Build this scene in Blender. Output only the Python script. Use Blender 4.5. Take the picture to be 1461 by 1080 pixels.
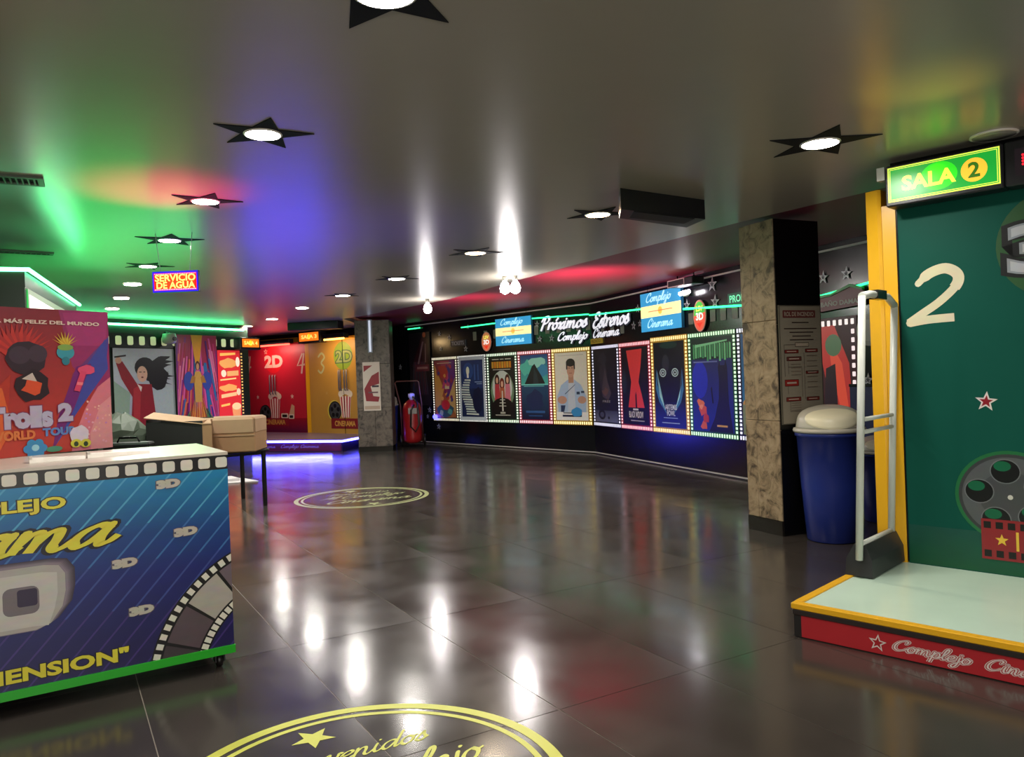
import bpy, math, random
from mathutils import Matrix, Vector, geometry
random.seed(7)
sc = bpy.context.scene
for o in list(bpy.data.objects): bpy.data.objects.remove(o)
COL = sc.collection
# ------------------------------------------------------------------ camera
F, EYE = 1110.0, 1.45
R_, P_ = math.atan(.0375), math.atan(3.9/1110)
cr, sr, cp, sp = math.cos(R_), math.sin(R_), math.cos(P_), math.sin(P_)
cam = bpy.data.objects.new('camera', bpy.data.cameras.new('camera')); COL.objects.link(cam)
cam.data.sensor_width = 36; cam.data.lens = F/1461*36; cam.data.clip_end = 100; cam.data.clip_start = .05
right0, up0, back = Vector((1, 0, 0)), Vector((0, sp, cp)), Vector((0, -cp, sp))
cx = right0*cr - up0*sr; cy = right0*sr + up0*cr
m = Matrix((cx, cy, back)).transposed().to_4x4(); m.translation = (0, 0, EYE)
cam.matrix_world = m
sc.camera = cam
# ------------------------------------------------------------------ world, exposure
w = bpy.data.worlds.new('world'); sc.world = w; w.use_nodes = True
w.node_tree.nodes['Background'].inputs[0].default_value = (.8, .8, 1, 1)
w.node_tree.nodes['Background'].inputs[1].default_value = .03
sc.view_settings.view_transform = 'Standard'; sc.view_settings.look = 'None'
sc.view_settings.gamma = 1; sc.view_settings.use_curve_mapping = False
sc.view_settings.exposure = 0.0
try:
    sc.cycles.use_denoising = True; sc.cycles.max_bounces = 6; sc.cycles.sample_clamp_indirect = 6
    sc.cycles.use_light_tree = True; sc.cycles.caustics_reflective = True
except Exception: pass
LAMP_W = 21.0        # watts of one downlight
# unseen lights added for the coloured glows, the fill and the posters
def spot(loc, target, color, power, size, blend=1.0, rad=.1):
    l = bpy.data.lights.new('added_spot', 'SPOT'); l.energy = power; l.color = color
    l.spot_size = math.radians(size); l.spot_blend = blend; l.shadow_soft_size = rad
    o = bpy.data.objects.new('added_spot', l); COL.objects.link(o); o.location = loc
    o.rotation_euler = (Vector(target)-Vector(loc)).to_track_quat('-Z', 'Y').to_euler()
    return o
def area(loc, target, color, power, sx, sy=None):
    l = bpy.data.lights.new('soft_light', 'AREA'); l.energy = power; l.color = color
    l.shape = 'RECTANGLE'; l.size = sx; l.size_y = sy or sx
    o = bpy.data.objects.new('soft_light', l); COL.objects.link(o); o.location = loc
    o.rotation_euler = (Vector(target)-Vector(loc)).to_track_quat('-Z', 'Y').to_euler()
    return o
spot((-1.9, 6.2, .35), (-1.75, 6.4, 2.7), (.14, .05, 1), 135, 84, rad=.5)  # added blue spot, imitates the step neon's reflection on the ceiling
area((.8, -2.6, 1.5), (1.2, 4, 2.6), (1, .95, .86), 135, 4.5, 1.6)  # added unseen fill behind the camera, stands in for lobby light
spot((-2.35, 5.5, 1.2), (-2.16, 4.95, 2.7), (1, .0, .16), 270, 42, rad=.12)  # added red spot, imitates the LED sign's reflection on the ceiling
area((-5.0, 9.6, 1.6), (-4.4, 8.0, 2.7), (.04, 1, .14), 9, 2.2, .8).data.spread = math.radians(110)  # added unseen green light, here and next, for the green ceiling glow
area((-4.6, 4.4, 1.7), (-3.4, 4.5, 2.7), (.08, 1, .12), 4.5, 1.2, .8)
spot((.9, 10.0, 1.9), (1.1, 10.4, 2.75), (1, .12, .24), 170, 125)  # added unseen pink spots, here and next, tint the maroon ceiling
spot((-.6, 12.6, 1.9), (-.4, 13.0, 2.75), (1, .12, .24), 80, 120)
spot((2.2, 3.75, 2.1), (1.95, 3.55, 2.7), (1, .8, .1), 8, 55)  # added yellow spot, imitates the yellow trim's reflection on the ceiling
spot((-1.05, 11.95, 2.45), (-.6, 15.9, 1.2), (1, .95, .9), 110, 95)  # white spots from here added near the bulbs to brighten the posters
spot((.25, 9.7, 2.45), (1.6, 13.2, 1.2), (1, .95, .9), 90, 95)
spot((.35, 9.5, 2.45), (2.7, 10.8, 1.2), (1, .95, .9), 50, 100)
spot((-2.0, 16.2, 1.3), (-2.0, 17.6, .7), (.05, .05, 1), 30, 60)

# ------------------------------------------------------------------ materials
def srgb(c):
    if isinstance(c, str):
        c = [int(c[i:i+2], 16)/255 for i in (0, 2, 4)]
    return tuple(((x+.055)/1.055)**2.4 if x > .04045 else x/12.92 for x in c[:3]) + (1,)
MATS = {}
def mat(name, col, rough=.5, metal=0, var=.0, scale=8, bump=0, spec=.5, bscale=None, rvar=0):
    if name in MATS: return MATS[name]
    m = bpy.data.materials.new(name); m.use_nodes = True; nt = m.node_tree; b = nt.nodes['Principled BSDF']
    c = srgb(col); b.inputs['Base Color'].default_value = c
    b.inputs['Roughness'].default_value = rough; b.inputs['Metallic'].default_value = metal
    b.inputs['Specular IOR Level'].default_value = spec
    if var or bump or rvar:
        tc = nt.nodes.new('ShaderNodeTexCoord'); n = nt.nodes.new('ShaderNodeTexNoise')
        n.inputs['Scale'].default_value = scale; n.inputs['Detail'].default_value = 5
        nt.links.new(tc.outputs['Object'], n.inputs['Vector'])
        if var:
            mx = nt.nodes.new('ShaderNodeMix'); mx.data_type = 'RGBA'
            mx.inputs[6].default_value = tuple(x*(1-var) for x in c[:3])+(1,)
            mx.inputs[7].default_value = tuple(min(1, x*(1+var)) for x in c[:3])+(1,)
            nt.links.new(n.outputs['Fac'], mx.inputs[0]); nt.links.new(mx.outputs[2], b.inputs['Base Color'])
        if rvar:
            mr = nt.nodes.new('ShaderNodeMapRange'); mr.inputs[1].default_value = .3; mr.inputs[2].default_value = .7
            mr.inputs[3].default_value = max(.02, rough-rvar); mr.inputs[4].default_value = rough+rvar
            nt.links.new(n.outputs['Fac'], mr.inputs[0]); nt.links.new(mr.outputs[0], b.inputs['Roughness'])
        if bump:
            bp = nt.nodes.new('ShaderNodeBump'); bp.inputs['Strength'].default_value = bump; bp.inputs['Distance'].default_value = .01
            n2 = n
            if bscale:
                n2 = nt.nodes.new('ShaderNodeTexNoise'); n2.inputs['Scale'].default_value = bscale
                nt.links.new(tc.outputs['Object'], n2.inputs['Vector'])
            nt.links.new(n2.outputs['Fac'], bp.inputs['Height']); nt.links.new(bp.outputs[0], b.inputs['Normal'])
    MATS[name] = m; return m
def emis(name, col, strength):
    if name in MATS: return MATS[name]
    m = bpy.data.materials.new(name); m.use_nodes = True; b = m.node_tree.nodes['Principled BSDF']
    c = srgb(col); b.inputs['Base Color'].default_value = c
    b.inputs['Emission Color'].default_value = c; b.inputs['Emission Strength'].default_value = strength
    MATS[name] = m; return m
def print_mat(name, rough=.35, emit=0):
    m = bpy.data.materials.new(name); m.use_nodes = True; nt = m.node_tree; b = nt.nodes['Principled BSDF']
    a = nt.nodes.new('ShaderNodeVertexColor'); a.layer_name = 'Col'
    n = nt.nodes.new('ShaderNodeTexNoise'); n.inputs['Scale'].default_value = 30
    mx = nt.nodes.new('ShaderNodeMix'); mx.data_type = 'RGBA'; mx.blend_type = 'MULTIPLY'; mx.inputs[0].default_value = .25
    nt.links.new(a.outputs['Color'], mx.inputs[6]); nt.links.new(n.outputs['Color'], mx.inputs[7])
    nt.links.new(a.outputs['Color'] if emit else mx.outputs[2], b.inputs['Base Color'])
    b.inputs['Roughness'].default_value = rough
    if emit:
        nt.links.new(a.outputs['Color'], b.inputs['Emission Color']); b.inputs['Emission Strength'].default_value = emit
    MATS[name] = m; return m
PRINT = print_mat('printed_paper', .35)
BACKLIT = print_mat('backlit_print', .3, 1.0)
BACKLIT2 = print_mat('backlit_sign', .3, 1.3)
LEDM = print_mat('led_matrix', .3, 1.6)

# ------------------------------------------------------------------ mesh helpers
class M:
    def __init__(s): s.v = []; s.f = []; s.c = []; s.hascol = False; s.smooth = []
    def add(s, vs, fs, col=None, smooth=False):
        b = len(s.v); s.v += [tuple(p) for p in vs]
        for f in fs:
            s.f.append([b+i for i in f]); s.smooth.append(smooth)
            if col is not None: s.hascol = True
            s.c.append(col)
        return s
    def box(s, x0, x1, y0, y1, z0, z1, col=None):
        v = [(x, y, z) for z in (z0, z1) for y in (y0, y1) for x in (x0, x1)]
        return s.add(v, [(0, 2, 3, 1), (4, 5, 7, 6), (0, 1, 5, 4), (2, 6, 7, 3), (0, 4, 6, 2), (1, 3, 7, 5)], col)
    def bevbox(s, x0, x1, y0, y1, z0, z1, b=.01):
        # box with chamfered edges (24 verts as three shells)
        P = []
        cx_, cy_, cz_ = (x0+x1)/2, (y0+y1)/2, (z0+z1)/2
        rings = [(z0, b), (z0+b, 0), (z1-b, 0), (z1, b)]
        idx = []
        for z, i in rings:
            r = [(x0+i+b*(0 if i else 0), y0+i), (x1-i, y0+i), (x1-i, y1-i), (x0+i, y1-i)]
            c = []
            for k, (px, py) in enumerate(r):
                n1 = r[k-1]; n2 = r[(k+1) % 4]
                for nb in (n1, n2):
                    dx, dy = nb[0]-px, nb[1]-py; l = math.hypot(dx, dy) or 1
                    c.append((px+dx/l*b, py+dy/l*b, z))
            idx.append(list(range(len(P), len(P)+8))); P += c
        fs = [idx[0][::-1], idx[3]]
        for a, c in zip(idx, idx[1:]):
            for k in range(8): fs.append((a[k], a[(k+1) % 8], c[(k+1) % 8], c[k]))
        return s.add(P, fs)
    def prism(s, poly, z0, z1, col=None):
        n = len(poly)
        a = sum(poly[i][0]*poly[(i+1) % n][1]-poly[(i+1) % n][0]*poly[i][1] for i in range(n))
        if a < 0: poly = poly[::-1]
        v = [(x, y, z0) for x, y in poly]+[(x, y, z1) for x, y in poly]
        fs = [tuple(range(n))[::-1], tuple(range(n, 2*n))]+[(i, (i+1) % n, n+(i+1) % n, n+i) for i in range(n)]
        return s.add(v, fs, col)
    def plate(s, poly, y0, y1, col=None):       # polygon in XZ extruded along Y (y0 front, y1 back)
        n = len(poly)
        a = sum(poly[i][0]*poly[(i+1) % n][1]-poly[(i+1) % n][0]*poly[i][1] for i in range(n))
        if a < 0: poly = poly[::-1]
        v = [(x, y0, z) for x, z in poly]+[(x, y1, z) for x, z in poly]
        fs = [tuple(range(n)), tuple(range(n, 2*n))[::-1]]+[((i+1) % n, i, n+i, n+(i+1) % n) for i in range(n)]
        return s.add(v, fs, col)
    def flat(s, poly, y, col=None):             # polygon in XZ facing -Y
        n = len(poly)
        a = sum(poly[i][0]*poly[(i+1) % n][1]-poly[(i+1) % n][0]*poly[i][1] for i in range(n))
        if a < 0:
            poly = poly[::-1]
            if isinstance(col, list): col = col[::-1]
        return s.add([(x, y, z) for x, z in poly], [tuple(range(n))], col)
    def lathe(s, prof, n=32, cx=0, cy=0, cz=0, cap=True, smooth=True):
        v = []; fs = []
        for r, z in prof:
            for k in range(n):
                t = 2*math.pi*k/n; v.append((cx+r*math.cos(t), cy+r*math.sin(t), cz+z))
        for j in range(len(prof)-1):
            for k in range(n):
                fs.append((j*n+k, j*n+(k+1) % n, (j+1)*n+(k+1) % n, (j+1)*n+k))
        s.add(v, fs, smooth=smooth)
        if cap:
            b = len(s.v)-len(v)
            s.f.append([b+i for i in range(n)][::-1]); s.smooth.append(False); s.c.append(None)
            s.f.append([b+(len(prof)-1)*n+i for i in range(n)]); s.smooth.append(False); s.c.append(None)
        return s
    def tube(s, pts, r, n=8, closed=False, smooth=True):
        pts = [Vector(p) for p in pts]; v = []; N = len(pts); up = None
        for i, p in enumerate(pts):
            if closed: d = (pts[(i+1) % N]-pts[i-1])
            else: d = pts[min(i+1, N-1)]-pts[max(i-1, 0)]
            d.normalize()
            if up is None: up = d.orthogonal().normalized()
            up = (up-d*up.dot(d)).normalized(); bt = d.cross(up)
            for k in range(n):
                t = 2*math.pi*(k+.5)/n; v.append(p+up*math.cos(t)*r+bt*math.sin(t)*r)
        fs = []
        for i in range(N if closed else N-1):
            j = (i+1) % N
            for k in range(n): fs.append((i*n+k, i*n+(k+1) % n, j*n+(k+1) % n, j*n+k))
        s.add(v, fs, smooth=smooth)
        if not closed:
            b = len(s.v)-len(v)
            s.f.append([b+i for i in range(n)][::-1]); s.smooth.append(False); s.c.append(None)
            s.f.append([b+(N-1)*n+i for i in range(n)]); s.smooth.append(False); s.c.append(None)
        return s
    def build(s, name, material, parent=None, loc=None):
        me = bpy.data.meshes.new(name); me.from_pydata([tuple(p) for p in s.v], [], s.f)
        if s.hascol:
            at = me.color_attributes.new('Col', 'FLOAT_COLOR', 'CORNER'); k = 0
            buf = []
            for f, c in zip(s.f, s.c):
                if isinstance(c, list): buf += [x for cc in c for x in srgb(cc)]
                else:
                    q = srgb(c) if c is not None else (.5, .5, .5, 1)
                    buf += list(q)*len(f)
            at.data.foreach_set('color', buf)
        me.polygons.foreach_set('use_smooth', s.smooth)
        me.materials.append(material); me.update()
        o = bpy.data.objects.new(name, me); COL.objects.link(o)
        if parent: o.parent = parent
        if loc: o.location = loc
        return o
def tag(o, label=None, cat=None, group=None, kind=None):
    if label: o['label'] = label
    if cat: o['category'] = cat
    if group: o['group'] = group
    if kind: o['kind'] = kind
    return o
def thing(name, label, cat, loc=(0, 0, 0), rotz=0, group=None, kind=None):
    o = bpy.data.objects.new(name, None); COL.objects.link(o); o.location = loc; o.rotation_euler = (0, 0, rotz)
    o.empty_display_size = .1
    return tag(o, label, cat, group, kind)
def struct(name, b, material, parent=None):
    o = b.build(name, material, parent)
    if not parent: o['kind'] = 'structure'
    return o
def copy_tree(o, parent=None):
    c = o.copy(); COL.objects.link(c)
    if parent: c.parent = parent
    for ch in list(o.children): copy_tree(ch, c)
    return c
# -- 2D helpers
def circ(x, z, r, n=28, rz=None, a0=0, a1=2*math.pi):
    full = abs(a1-a0-2*math.pi) < 1e-6
    return [(x+r*math.cos(a0+(a1-a0)*k/(n if full else n-1)), z+(rz or r)*math.sin(a0+(a1-a0)*k/(n if full else n-1))) for k in range(n)]
def rect(x0, z0, x1, z1): return [(x0, z0), (x1, z0), (x1, z1), (x0, z1)]
def rrect(x0, z0, x1, z1, r, k=4):
    p = []
    for cx_, cz_, a in ((x1-r, z0+r, -90), (x1-r, z1-r, 0), (x0+r, z1-r, 90), (x0+r, z0+r, 180)):
        for i in range(k+1):
            t = math.radians(a+90*i/k); p.append((cx_+r*math.cos(t), cz_+r*math.sin(t)))
    return p
def star(x, z, r, rot=0, k=.42):
    return [(x+(r if i % 2 == 0 else r*k)*math.sin(math.pi*i/5+rot), z+(r if i % 2 == 0 else r*k)*math.cos(math.pi*i/5+rot)) for i in range(10)]
class Art:                                        # layered flat print facing local -Y
    def __init__(s, y=-.001, dy=.00009): s.m = M(); s.y = y; s.dy = dy
    def __call__(s, col, *polys):
        for p in polys: s.m.flat(p, s.y, col)
        s.y -= s.dy; return s
    def build(s, name, parent, material=None): return s.m.build(name, material or PRINT, parent)
TXT = {}
def text_geo(t, off=0, space=1.0):
    key = (t, off, space)
    if key in TXT: return TXT[key]
    cu = bpy.data.curves.new('tmp', 'FONT'); cu.body = t; cu.size = 1; cu.offset = off; cu.space_character = space
    cu.resolution_u = 3
    o = bpy.data.objects.new('tmp', cu); COL.objects.link(o)
    dg = bpy.context.evaluated_depsgraph_get(); dg.update()
    me = bpy.data.meshes.new_from_object(o.evaluated_get(dg))
    vs = [(v.co.x, v.co.y) for v in me.vertices]; fs = [tuple(p.vertices) for p in me.polygons]
    bpy.data.objects.remove(o); bpy.data.curves.remove(cu); bpy.data.meshes.remove(me)
    TXT[key] = (vs, fs); return vs, fs
def put_text(m_, t, x0, z0, x1, z1, y, col=None, off=.0, shear=0, ref=0, rot=0, space=1.0, horiz=False):
    """fit t in the box; ref = offset whose bounds define the fit (so outline and fill line up)"""
    vs, fs = text_geo(t, off, space); rv, _ = text_geo(t, ref, space)
    ax, bx = min(p[0] for p in rv), max(p[0] for p in rv); az, bz = min(p[1] for p in rv), max(p[1] for p in rv)
    kx, kz = (x1-x0)/(bx-ax), (z1-z0)/(bz-az); cxm, czm = (x0+x1)/2, (z0+z1)/2
    out = []
    for px, pz in vs:
        X = x0+(px-ax)*kx+shear*(pz-az)*kz; Z_ = z0+(pz-az)*kz
        if rot:
            dx, dz = X-cxm, Z_-czm; X = cxm+dx*math.cos(rot)-dz*math.sin(rot); Z_ = czm+dx*math.sin(rot)+dz*math.cos(rot)
        out.append((X, Z_, y) if horiz else (X, y, Z_))
    if not horiz:
        m_.add(out, fs, col)
    else: m_.add(out, fs, col)
# make sure text faces look at -Y: winding (x, z) ccw -> normal is -Y, fine for Cycles either way
# -- hand-drawn brush script
GL = {
 'a': (1.25, [[(1.0, .85), (.65, 1.02), (.25, .75), (.08, .3), (.3, .0), (.65, .25), (.98, .9)], [(1.02, 1.0), (.9, .4), (.98, .03), (1.25, .1), (1.45, .4)]]),
 'C': (1.65, [[(1.35, 1.45), (1.5, 1.8), (1.2, 2.0), (.6, 1.7), (.2, 1.0), (.2, .3), (.65, .0), (1.2, .2), (1.6, .6)]]),
 'i': (.62, [[(.25, 1.0), (.15, .4), (.27, .03), (.5, .1), (.72, .4)], [(.36, 1.42), (.4, 1.5)]]),
 'n': (1.15, [[(.15, 1.0), (.05, .0)], [(.08, .35), (.35, .9), (.65, .97), (.72, .6), (.68, .2), (.85, .0), (1.05, .12), (1.25, .4)]]),
 'm': (1.75, [[(.15, 1.0), (.05, .0)], [(.08, .35), (.32, .9), (.58, .95), (.62, .6), (.56, .0)], [(.6, .35), (.85, .9), (1.15, .97), (1.22, .6), (1.2, .2), (1.38, .0), (1.6, .12), (1.8, .4)]]),
 'e': (.88, [[(.1, .42), (.5, .5), (.75, .8), (.55, 1.0), (.22, .8), (.08, .4), (.25, .03), (.6, .08), (.98, .4)]]),
 'r': (.8, [[(.15, 1.0), (.05, .0)], [(.08, .35), (.35, .9), (.6, 1.0), (.82, .88)]]),
 'o': (1.0, [[(.5, 1.0), (.18, .8), (.06, .35), (.32, .0), (.7, .2), (.82, .7), (.5, 1.0)], [(.55, .97), (.8, .82), (1.08, .95)]]),
 'p': (1.05, [[(.2, 1.05), (-.05, -.95)], [(.08, .3), (.4, .93), (.75, .93), (.8, .4), (.45, .0), (.1, .15)], [(.45, .0), (.8, .1), (1.05, .4)]]),
 'l': (.6, [[(.05, .4), (.45, 1.2), (.6, 1.85), (.4, 2.0), (.2, 1.3), (.12, .4), (.3, .0), (.65, .4)]]),
 'j': (.68, [[(.42, 1.0), (.3, -.3), (.02, -.95), (-.25, -.7), (.1, -.2), (.75, .45)], [(.5, 1.42), (.53, 1.5)]]),
 's': (.85, [[(.0, .2), (.5, 1.1), (.55, .75), (.7, .35), (.4, .0), (.08, .12)], [(.5, .05), (.9, .4)]]),
 'x': (.95, [[(.1, .9), (.32, .92), (.55, .1), (.78, .05), (1.0, .35)], [(.88, .97), (.08, .03)]]),
 't': (.7, [[(.38, 1.75), (.15, .4), (.3, .0), (.7, .4)], [(-.02, 1.12), (.7, 1.18)]]),
 'd': (1.25, [[(.95, .85), (.6, 1.0), (.22, .75), (.08, .3), (.3, .0), (.62, .25), (.9, .8)], [(1.2, 1.95), (.92, .4), (.98, .03), (1.25, .3)]]),
 'v': (1.0, [[(.05, .85), (.25, 1.0), (.38, .0), (.8, .6), (.85, 1.0), (1.1, .9)]]),
 'P': (1.45, [[(.6, 1.85), (.2, -.1)], [(.05, 1.4), (.4, 1.95), (1.05, 2.05), (1.35, 1.6), (1.0, 1.1), (.4, 1.0)]]),
 'E': (1.35, [[(1.25, 1.65), (1.1, 2.0), (.6, 1.95), (.45, 1.45), (.95, 1.15)], [(.95, 1.15), (.35, .95), (.12, .4), (.45, .0), (1.0, .15), (1.3, .5)]]),
 'B': (1.45, [[(.55, 1.9), (.15, .0)], [(.05, 1.5), (.6, 2.0), (1.15, 1.8), (1.0, 1.25), (.45, 1.05)], [(.45, 1.05), (1.15, .9), (1.15, .25), (.6, .0), (.1, .12)]]),
 ' ': (.6, []), 'A': (1.5, [[(.0, .0), (.7, 1.2), (1.15, 2.0), (1.2, .0)], [(.35, .75), (1.2, .75)]]),
}
GL['ó'] = (GL['o'][0], GL['o'][1]+[[(.5, 1.35), (.78, 1.75)]])
def catmull(p, k=5):
    if len(p) == 2: return [(p[0][0]+(p[1][0]-p[0][0])*i/3, p[0][1]+(p[1][1]-p[0][1])*i/3) for i in range(4)]
    q = [p[0]]+p+[p[-1]]; out = []
    for i in range(1, len(q)-2):
        a, b, c, d = q[i-1:i+3]
        for j in range(k):
            t = j/k
            out.append(tuple(.5*((2*b[n])+(c[n]-a[n])*t+(2*a[n]-5*b[n]+4*c[n]-d[n])*t*t+(3*b[n]-a[n]-3*c[n]+d[n])*t**3) for n in (0, 1)))
    out.append(p[-1]); return out
RB = [0]
def ribbon(m_, pts, wd, put0, col=None, nib=True, cap=6):
    RB[0] = (RB[0]+1) % 60; e = RB[0]*1e-6
    vert = abs(put0(0, 1)[2]-put0(0, 0)[2]) > 1e-6
    def put(a_, b_):
        q = put0(a_, b_); return (q[0], q[1]-e, q[2]) if vert else (q[0], q[1], q[2]+e)
    L_ = []; Rr = []; ws = []
    for i, p in enumerate(pts):
        a = pts[max(i-1, 0)]; b = pts[min(i+1, len(pts)-1)]; dx, dy = b[0]-a[0], b[1]-a[1]; l = math.hypot(dx, dy) or 1e-9
        nx, ny = -dy/l, dx/l
        k = wd*.5*((.55+.45*abs(math.sin(math.atan2(dy, dx)-.5))) if nib else 1)
        L_.append((p[0]+nx*k, p[1]+ny*k)); Rr.append((p[0]-nx*k, p[1]-ny*k)); ws.append(k)
    v = [put(*q) for q in L_]+[put(*q) for q in Rr]; n = len(pts)
    m_.add(v, [(i, n+i, n+i+1, i+1) for i in range(n-1)], col)
    for e in (0, -1):
        c = pts[e]; r = ws[e]
        e += 1e-6
        m_.add([put(c[0]+r*math.cos(2*math.pi*j/8), c[1]+r*math.sin(2*math.pi*j/8)) for j in range(8)], [tuple(range(8))], col)
def script_w(t): return sum(GL[c][0] for c in t)
def script(m_, t, x0, z0, x1, xh, y, col=None, wd=.26, shear=.35, rot=0, place=None):
    """brush script; x0..x1 advance width, z0 baseline, xh x-height"""
    k = (x1-x0)/script_w(t); X = 0; RB[0] = 0
    def put(a, b):
        px = (X+a)*k+shear*b*xh; pz = b*xh
        if rot: px, pz = px*math.cos(rot)-pz*math.sin(rot), px*math.sin(rot)+pz*math.cos(rot)
        px += x0; pz += z0
        return place(px, pz) if place else (px, y, pz)
    for ch in t:
        adv, st = GL[ch]
        for s_ in st: ribbon(m_, catmull(s_), wd, put, col)
        X += adv
def line2(m_, pts, wd, y, col=None, place=None):
    ribbon(m_, pts, wd, place or (lambda a, b: (a, y, b)), col, nib=False)
def on(p, q, s, z, off=0.0):
    """world spot s metres along p->q (left to right as seen), off metres towards the viewer; and the facing angle"""
    dx, dy = q[0]-p[0], q[1]-p[1]; l = math.hypot(dx, dy); dx /= l; dy /= l
    return (p[0]+dx*s+dy*off, p[1]+dy*s-dx*off, z), math.atan2(dy, dx)

# ================================================================== SETTING
CZ = 2.70
grout = mat('grout', '8f877c', .6)
tile_m = mat('floor_tile', '3a3531', .17, var=.35, scale=2.2, bump=.05, bscale=2.5, spec=.6, rvar=.05)
struct('floor', M().box(-10, 6.5, -3, 23, -.12, -.0022), grout)
fl = bpy.data.objects['floor']
U = (.506, -.863); W_ = (.863, .506)
def inside(x, y): return -9.6 < x < 6.1 and -2.6 < y < 22.4 and (x < 3.6+max(0, (8-y))*.35 if y < 10 else x < 3.3-(y-10)*.36)
tile_me = None; n_t = 0; cells = []
for i in range(-18, 6):
    for j in range(-14, 26):
        u = -2.82+1.53*i+.765; w_ = 1.832+.765*j+.38
        x, y = u*U[0]+w_*W_[0], u*U[1]+w_*W_[1]
        if inside(x, y): cells.append((x, y))
cells.sort(key=lambda c: c[0]**2+(c[1]-1)**2 if c[1] > 0 else 400+c[1]**2)
for k, (x, y) in enumerate(cells[:298]):
    if tile_me is None:
        a, b = 1.53/2-.0022, .765/2-.0022
        poly = [(U[0]*p+W_[0]*q, U[1]*p+W_[1]*q) for p, q in ((-a, -b), (a, -b), (a, b), (-a, b))]
        o = M().prism(poly, -.004, 0).build('tile', tile_m, fl); tile_me = o.data
    else:
        o = bpy.data.objects.new('tile', tile_me); COL.objects.link(o); o.parent = fl
    o.location = (x, y, 0)
if len(cells) > 298:
    mm = M()
    for x, y in cells[298:]: mm.prism([(x+p[0], y+p[1]) for p in poly], -.004, 0)
    o = mm.build('tile', tile_m, fl); o['kind'] = 'stuff'
# grey ceiling (lower) and maroon ceiling above the poster aisle
edge = [(3.6, 4.15), (2.64, 5.74), (2.0, 6.74), (.63, 9.23), (-.96, 12.35), (-2.75, 14.8), (-3.3, 15.4), (-3.3, 22.8)]
ceil_m = mat('ceiling_paint', 'a09a8e', .28, var=.05, scale=3, bump=.10, bscale=6, spec=.6)
struct('ceiling', M().prism([(-10, -3), (5.2, -3), (5.2, 4.15)]+edge+[(-10, 22.8)], CZ, CZ+.06), ceil_m)
struct('ceiling_maroon', M().prism([(6.5, 4.1), (6.5, 22.8), (-3.3, 22.8)]+edge[::-1][1:], CZ+.061, CZ+.2), mat('maroon_paint', '863048', .45, var=.08, scale=3))
# poster wall: two sections, one corner
A, C, B, D = (-2.45, 18.2), (1.45, 13.95), (2.95, 9.97), (4.35, 6.26)
black_wall = mat('black_gloss_wall', '0b0d10', .2, var=.3, scale=4)
def wall(name, p, q, z0, z1, m_, t=.1):
    dx, dy = q[0]-p[0], q[1]-p[1]; l = math.hypot(dx, dy); nx, ny = -dy/l*t, dx/l*t
    return struct(name, M().prism([p, q, (q[0]+nx, q[1]+ny), (p[0]+nx, p[1]+ny)], z0, z1), m_)
wall('wall_far', A, C, 0, CZ+.06, black_wall)
wall('wall_right', C, D, 0, CZ+.06, black_wall)
wall('wall_far_left', (-3.0, 19.3), A, 0, CZ+.06, mat('dark_wall', '07080a', .5))
wall('wall_far_end', (-5.0, 19.08), (-3.0, 19.3-.5), 0, CZ, mat('dark_wall', '07080a', .5))
plain = mat('plain_wall', '3c3a38', .7, var=.1)
struct('wall_back', M().box(-10, 6.5, -3.1, -3, 0, CZ), plain)
struct('wall_outer_left', M().box(-10.1, -10, -3, 22.8, 0, CZ), plain)
struct('wall_outer_right', M().box(6.5, 6.6, -3, 22.8, 0, CZ+.1), plain)
struct('wall_outer_far', M().box(-10, 6.5, 22.8, 22.9, 0, CZ+.1), plain)
LW0, LW1 = (-8.6, 10.1), (-5.5, 16.3)
wall('wall_left', LW0, LW1, 0, CZ, mat('dark_green_wall', '13201a', .35))
def LWs(s): return s+math.hypot(-6.95+8.6, 13.4-10.1)    # survey origin -> wall coordinate
white_line = mat('white_trim', 'b9b4ae', .4)
for nm, p, q in (('trim_1', A, C), ('trim_2', C, D)):
    (lx, ly, _), rz = on(p, q, 0, 0); l = math.hypot(q[0]-p[0], q[1]-p[1])
    t = thing(nm, None, None, (lx, ly, 0), rz, kind='structure')
    M().box(0, l, -.018, 0, CZ-.022, CZ).build('top_moulding', white_line, t)
    M().box(0, l, -.022, 0, .018, .034).build('floor_moulding', white_line, t)
    M().box(0, l, -.02, 0, 0, .018).build('skirting', mat('skirting', '1e1a18', .3), t)
# pillars clad in stone slabs
def stone_mat(name, c1, c2, c3, rough=.35):
    m = bpy.data.materials.new(name); m.use_nodes = True; nt = m.node_tree; b = nt.nodes['Principled BSDF']
    tc = nt.nodes.new('ShaderNodeTexCoord'); n = nt.nodes.new('ShaderNodeTexNoise'); n.inputs['Scale'].default_value = 9
    n.inputs['Detail'].default_value = 10; n.inputs['Roughness'].default_value = .65; n.inputs['Distortion'].default_value = .8
    r = nt.nodes.new('ShaderNodeValToRGB'); e = r.color_ramp.elements
    e[0].position = .35; e[0].color = srgb(c1); e[1].position = .72; e[1].color = srgb(c3); k = e.new(.5); k.color = srgb(c2)
    nt.links.new(tc.outputs['Object'], n.inputs['Vector']); nt.links.new(n.outputs['Fac'], r.inputs[0]); nt.links.new(r.outputs[0], b.inputs['Base Color'])
    bp = nt.nodes.new('ShaderNodeBump'); bp.inputs['Strength'].default_value = .2; nt.links.new(n.outputs['Fac'], bp.inputs['Height']); nt.links.new(bp.outputs[0], b.inputs['Normal'])
    b.inputs['Roughness'].default_value = rough; return m
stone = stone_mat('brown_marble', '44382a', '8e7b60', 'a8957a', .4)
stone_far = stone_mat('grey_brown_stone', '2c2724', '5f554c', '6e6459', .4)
blackm = mat('black_panel', '0a0a0b', .25, var=.3)
P0, P1 = (2.087, 6.98), (2.26, 6.6)
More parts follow.
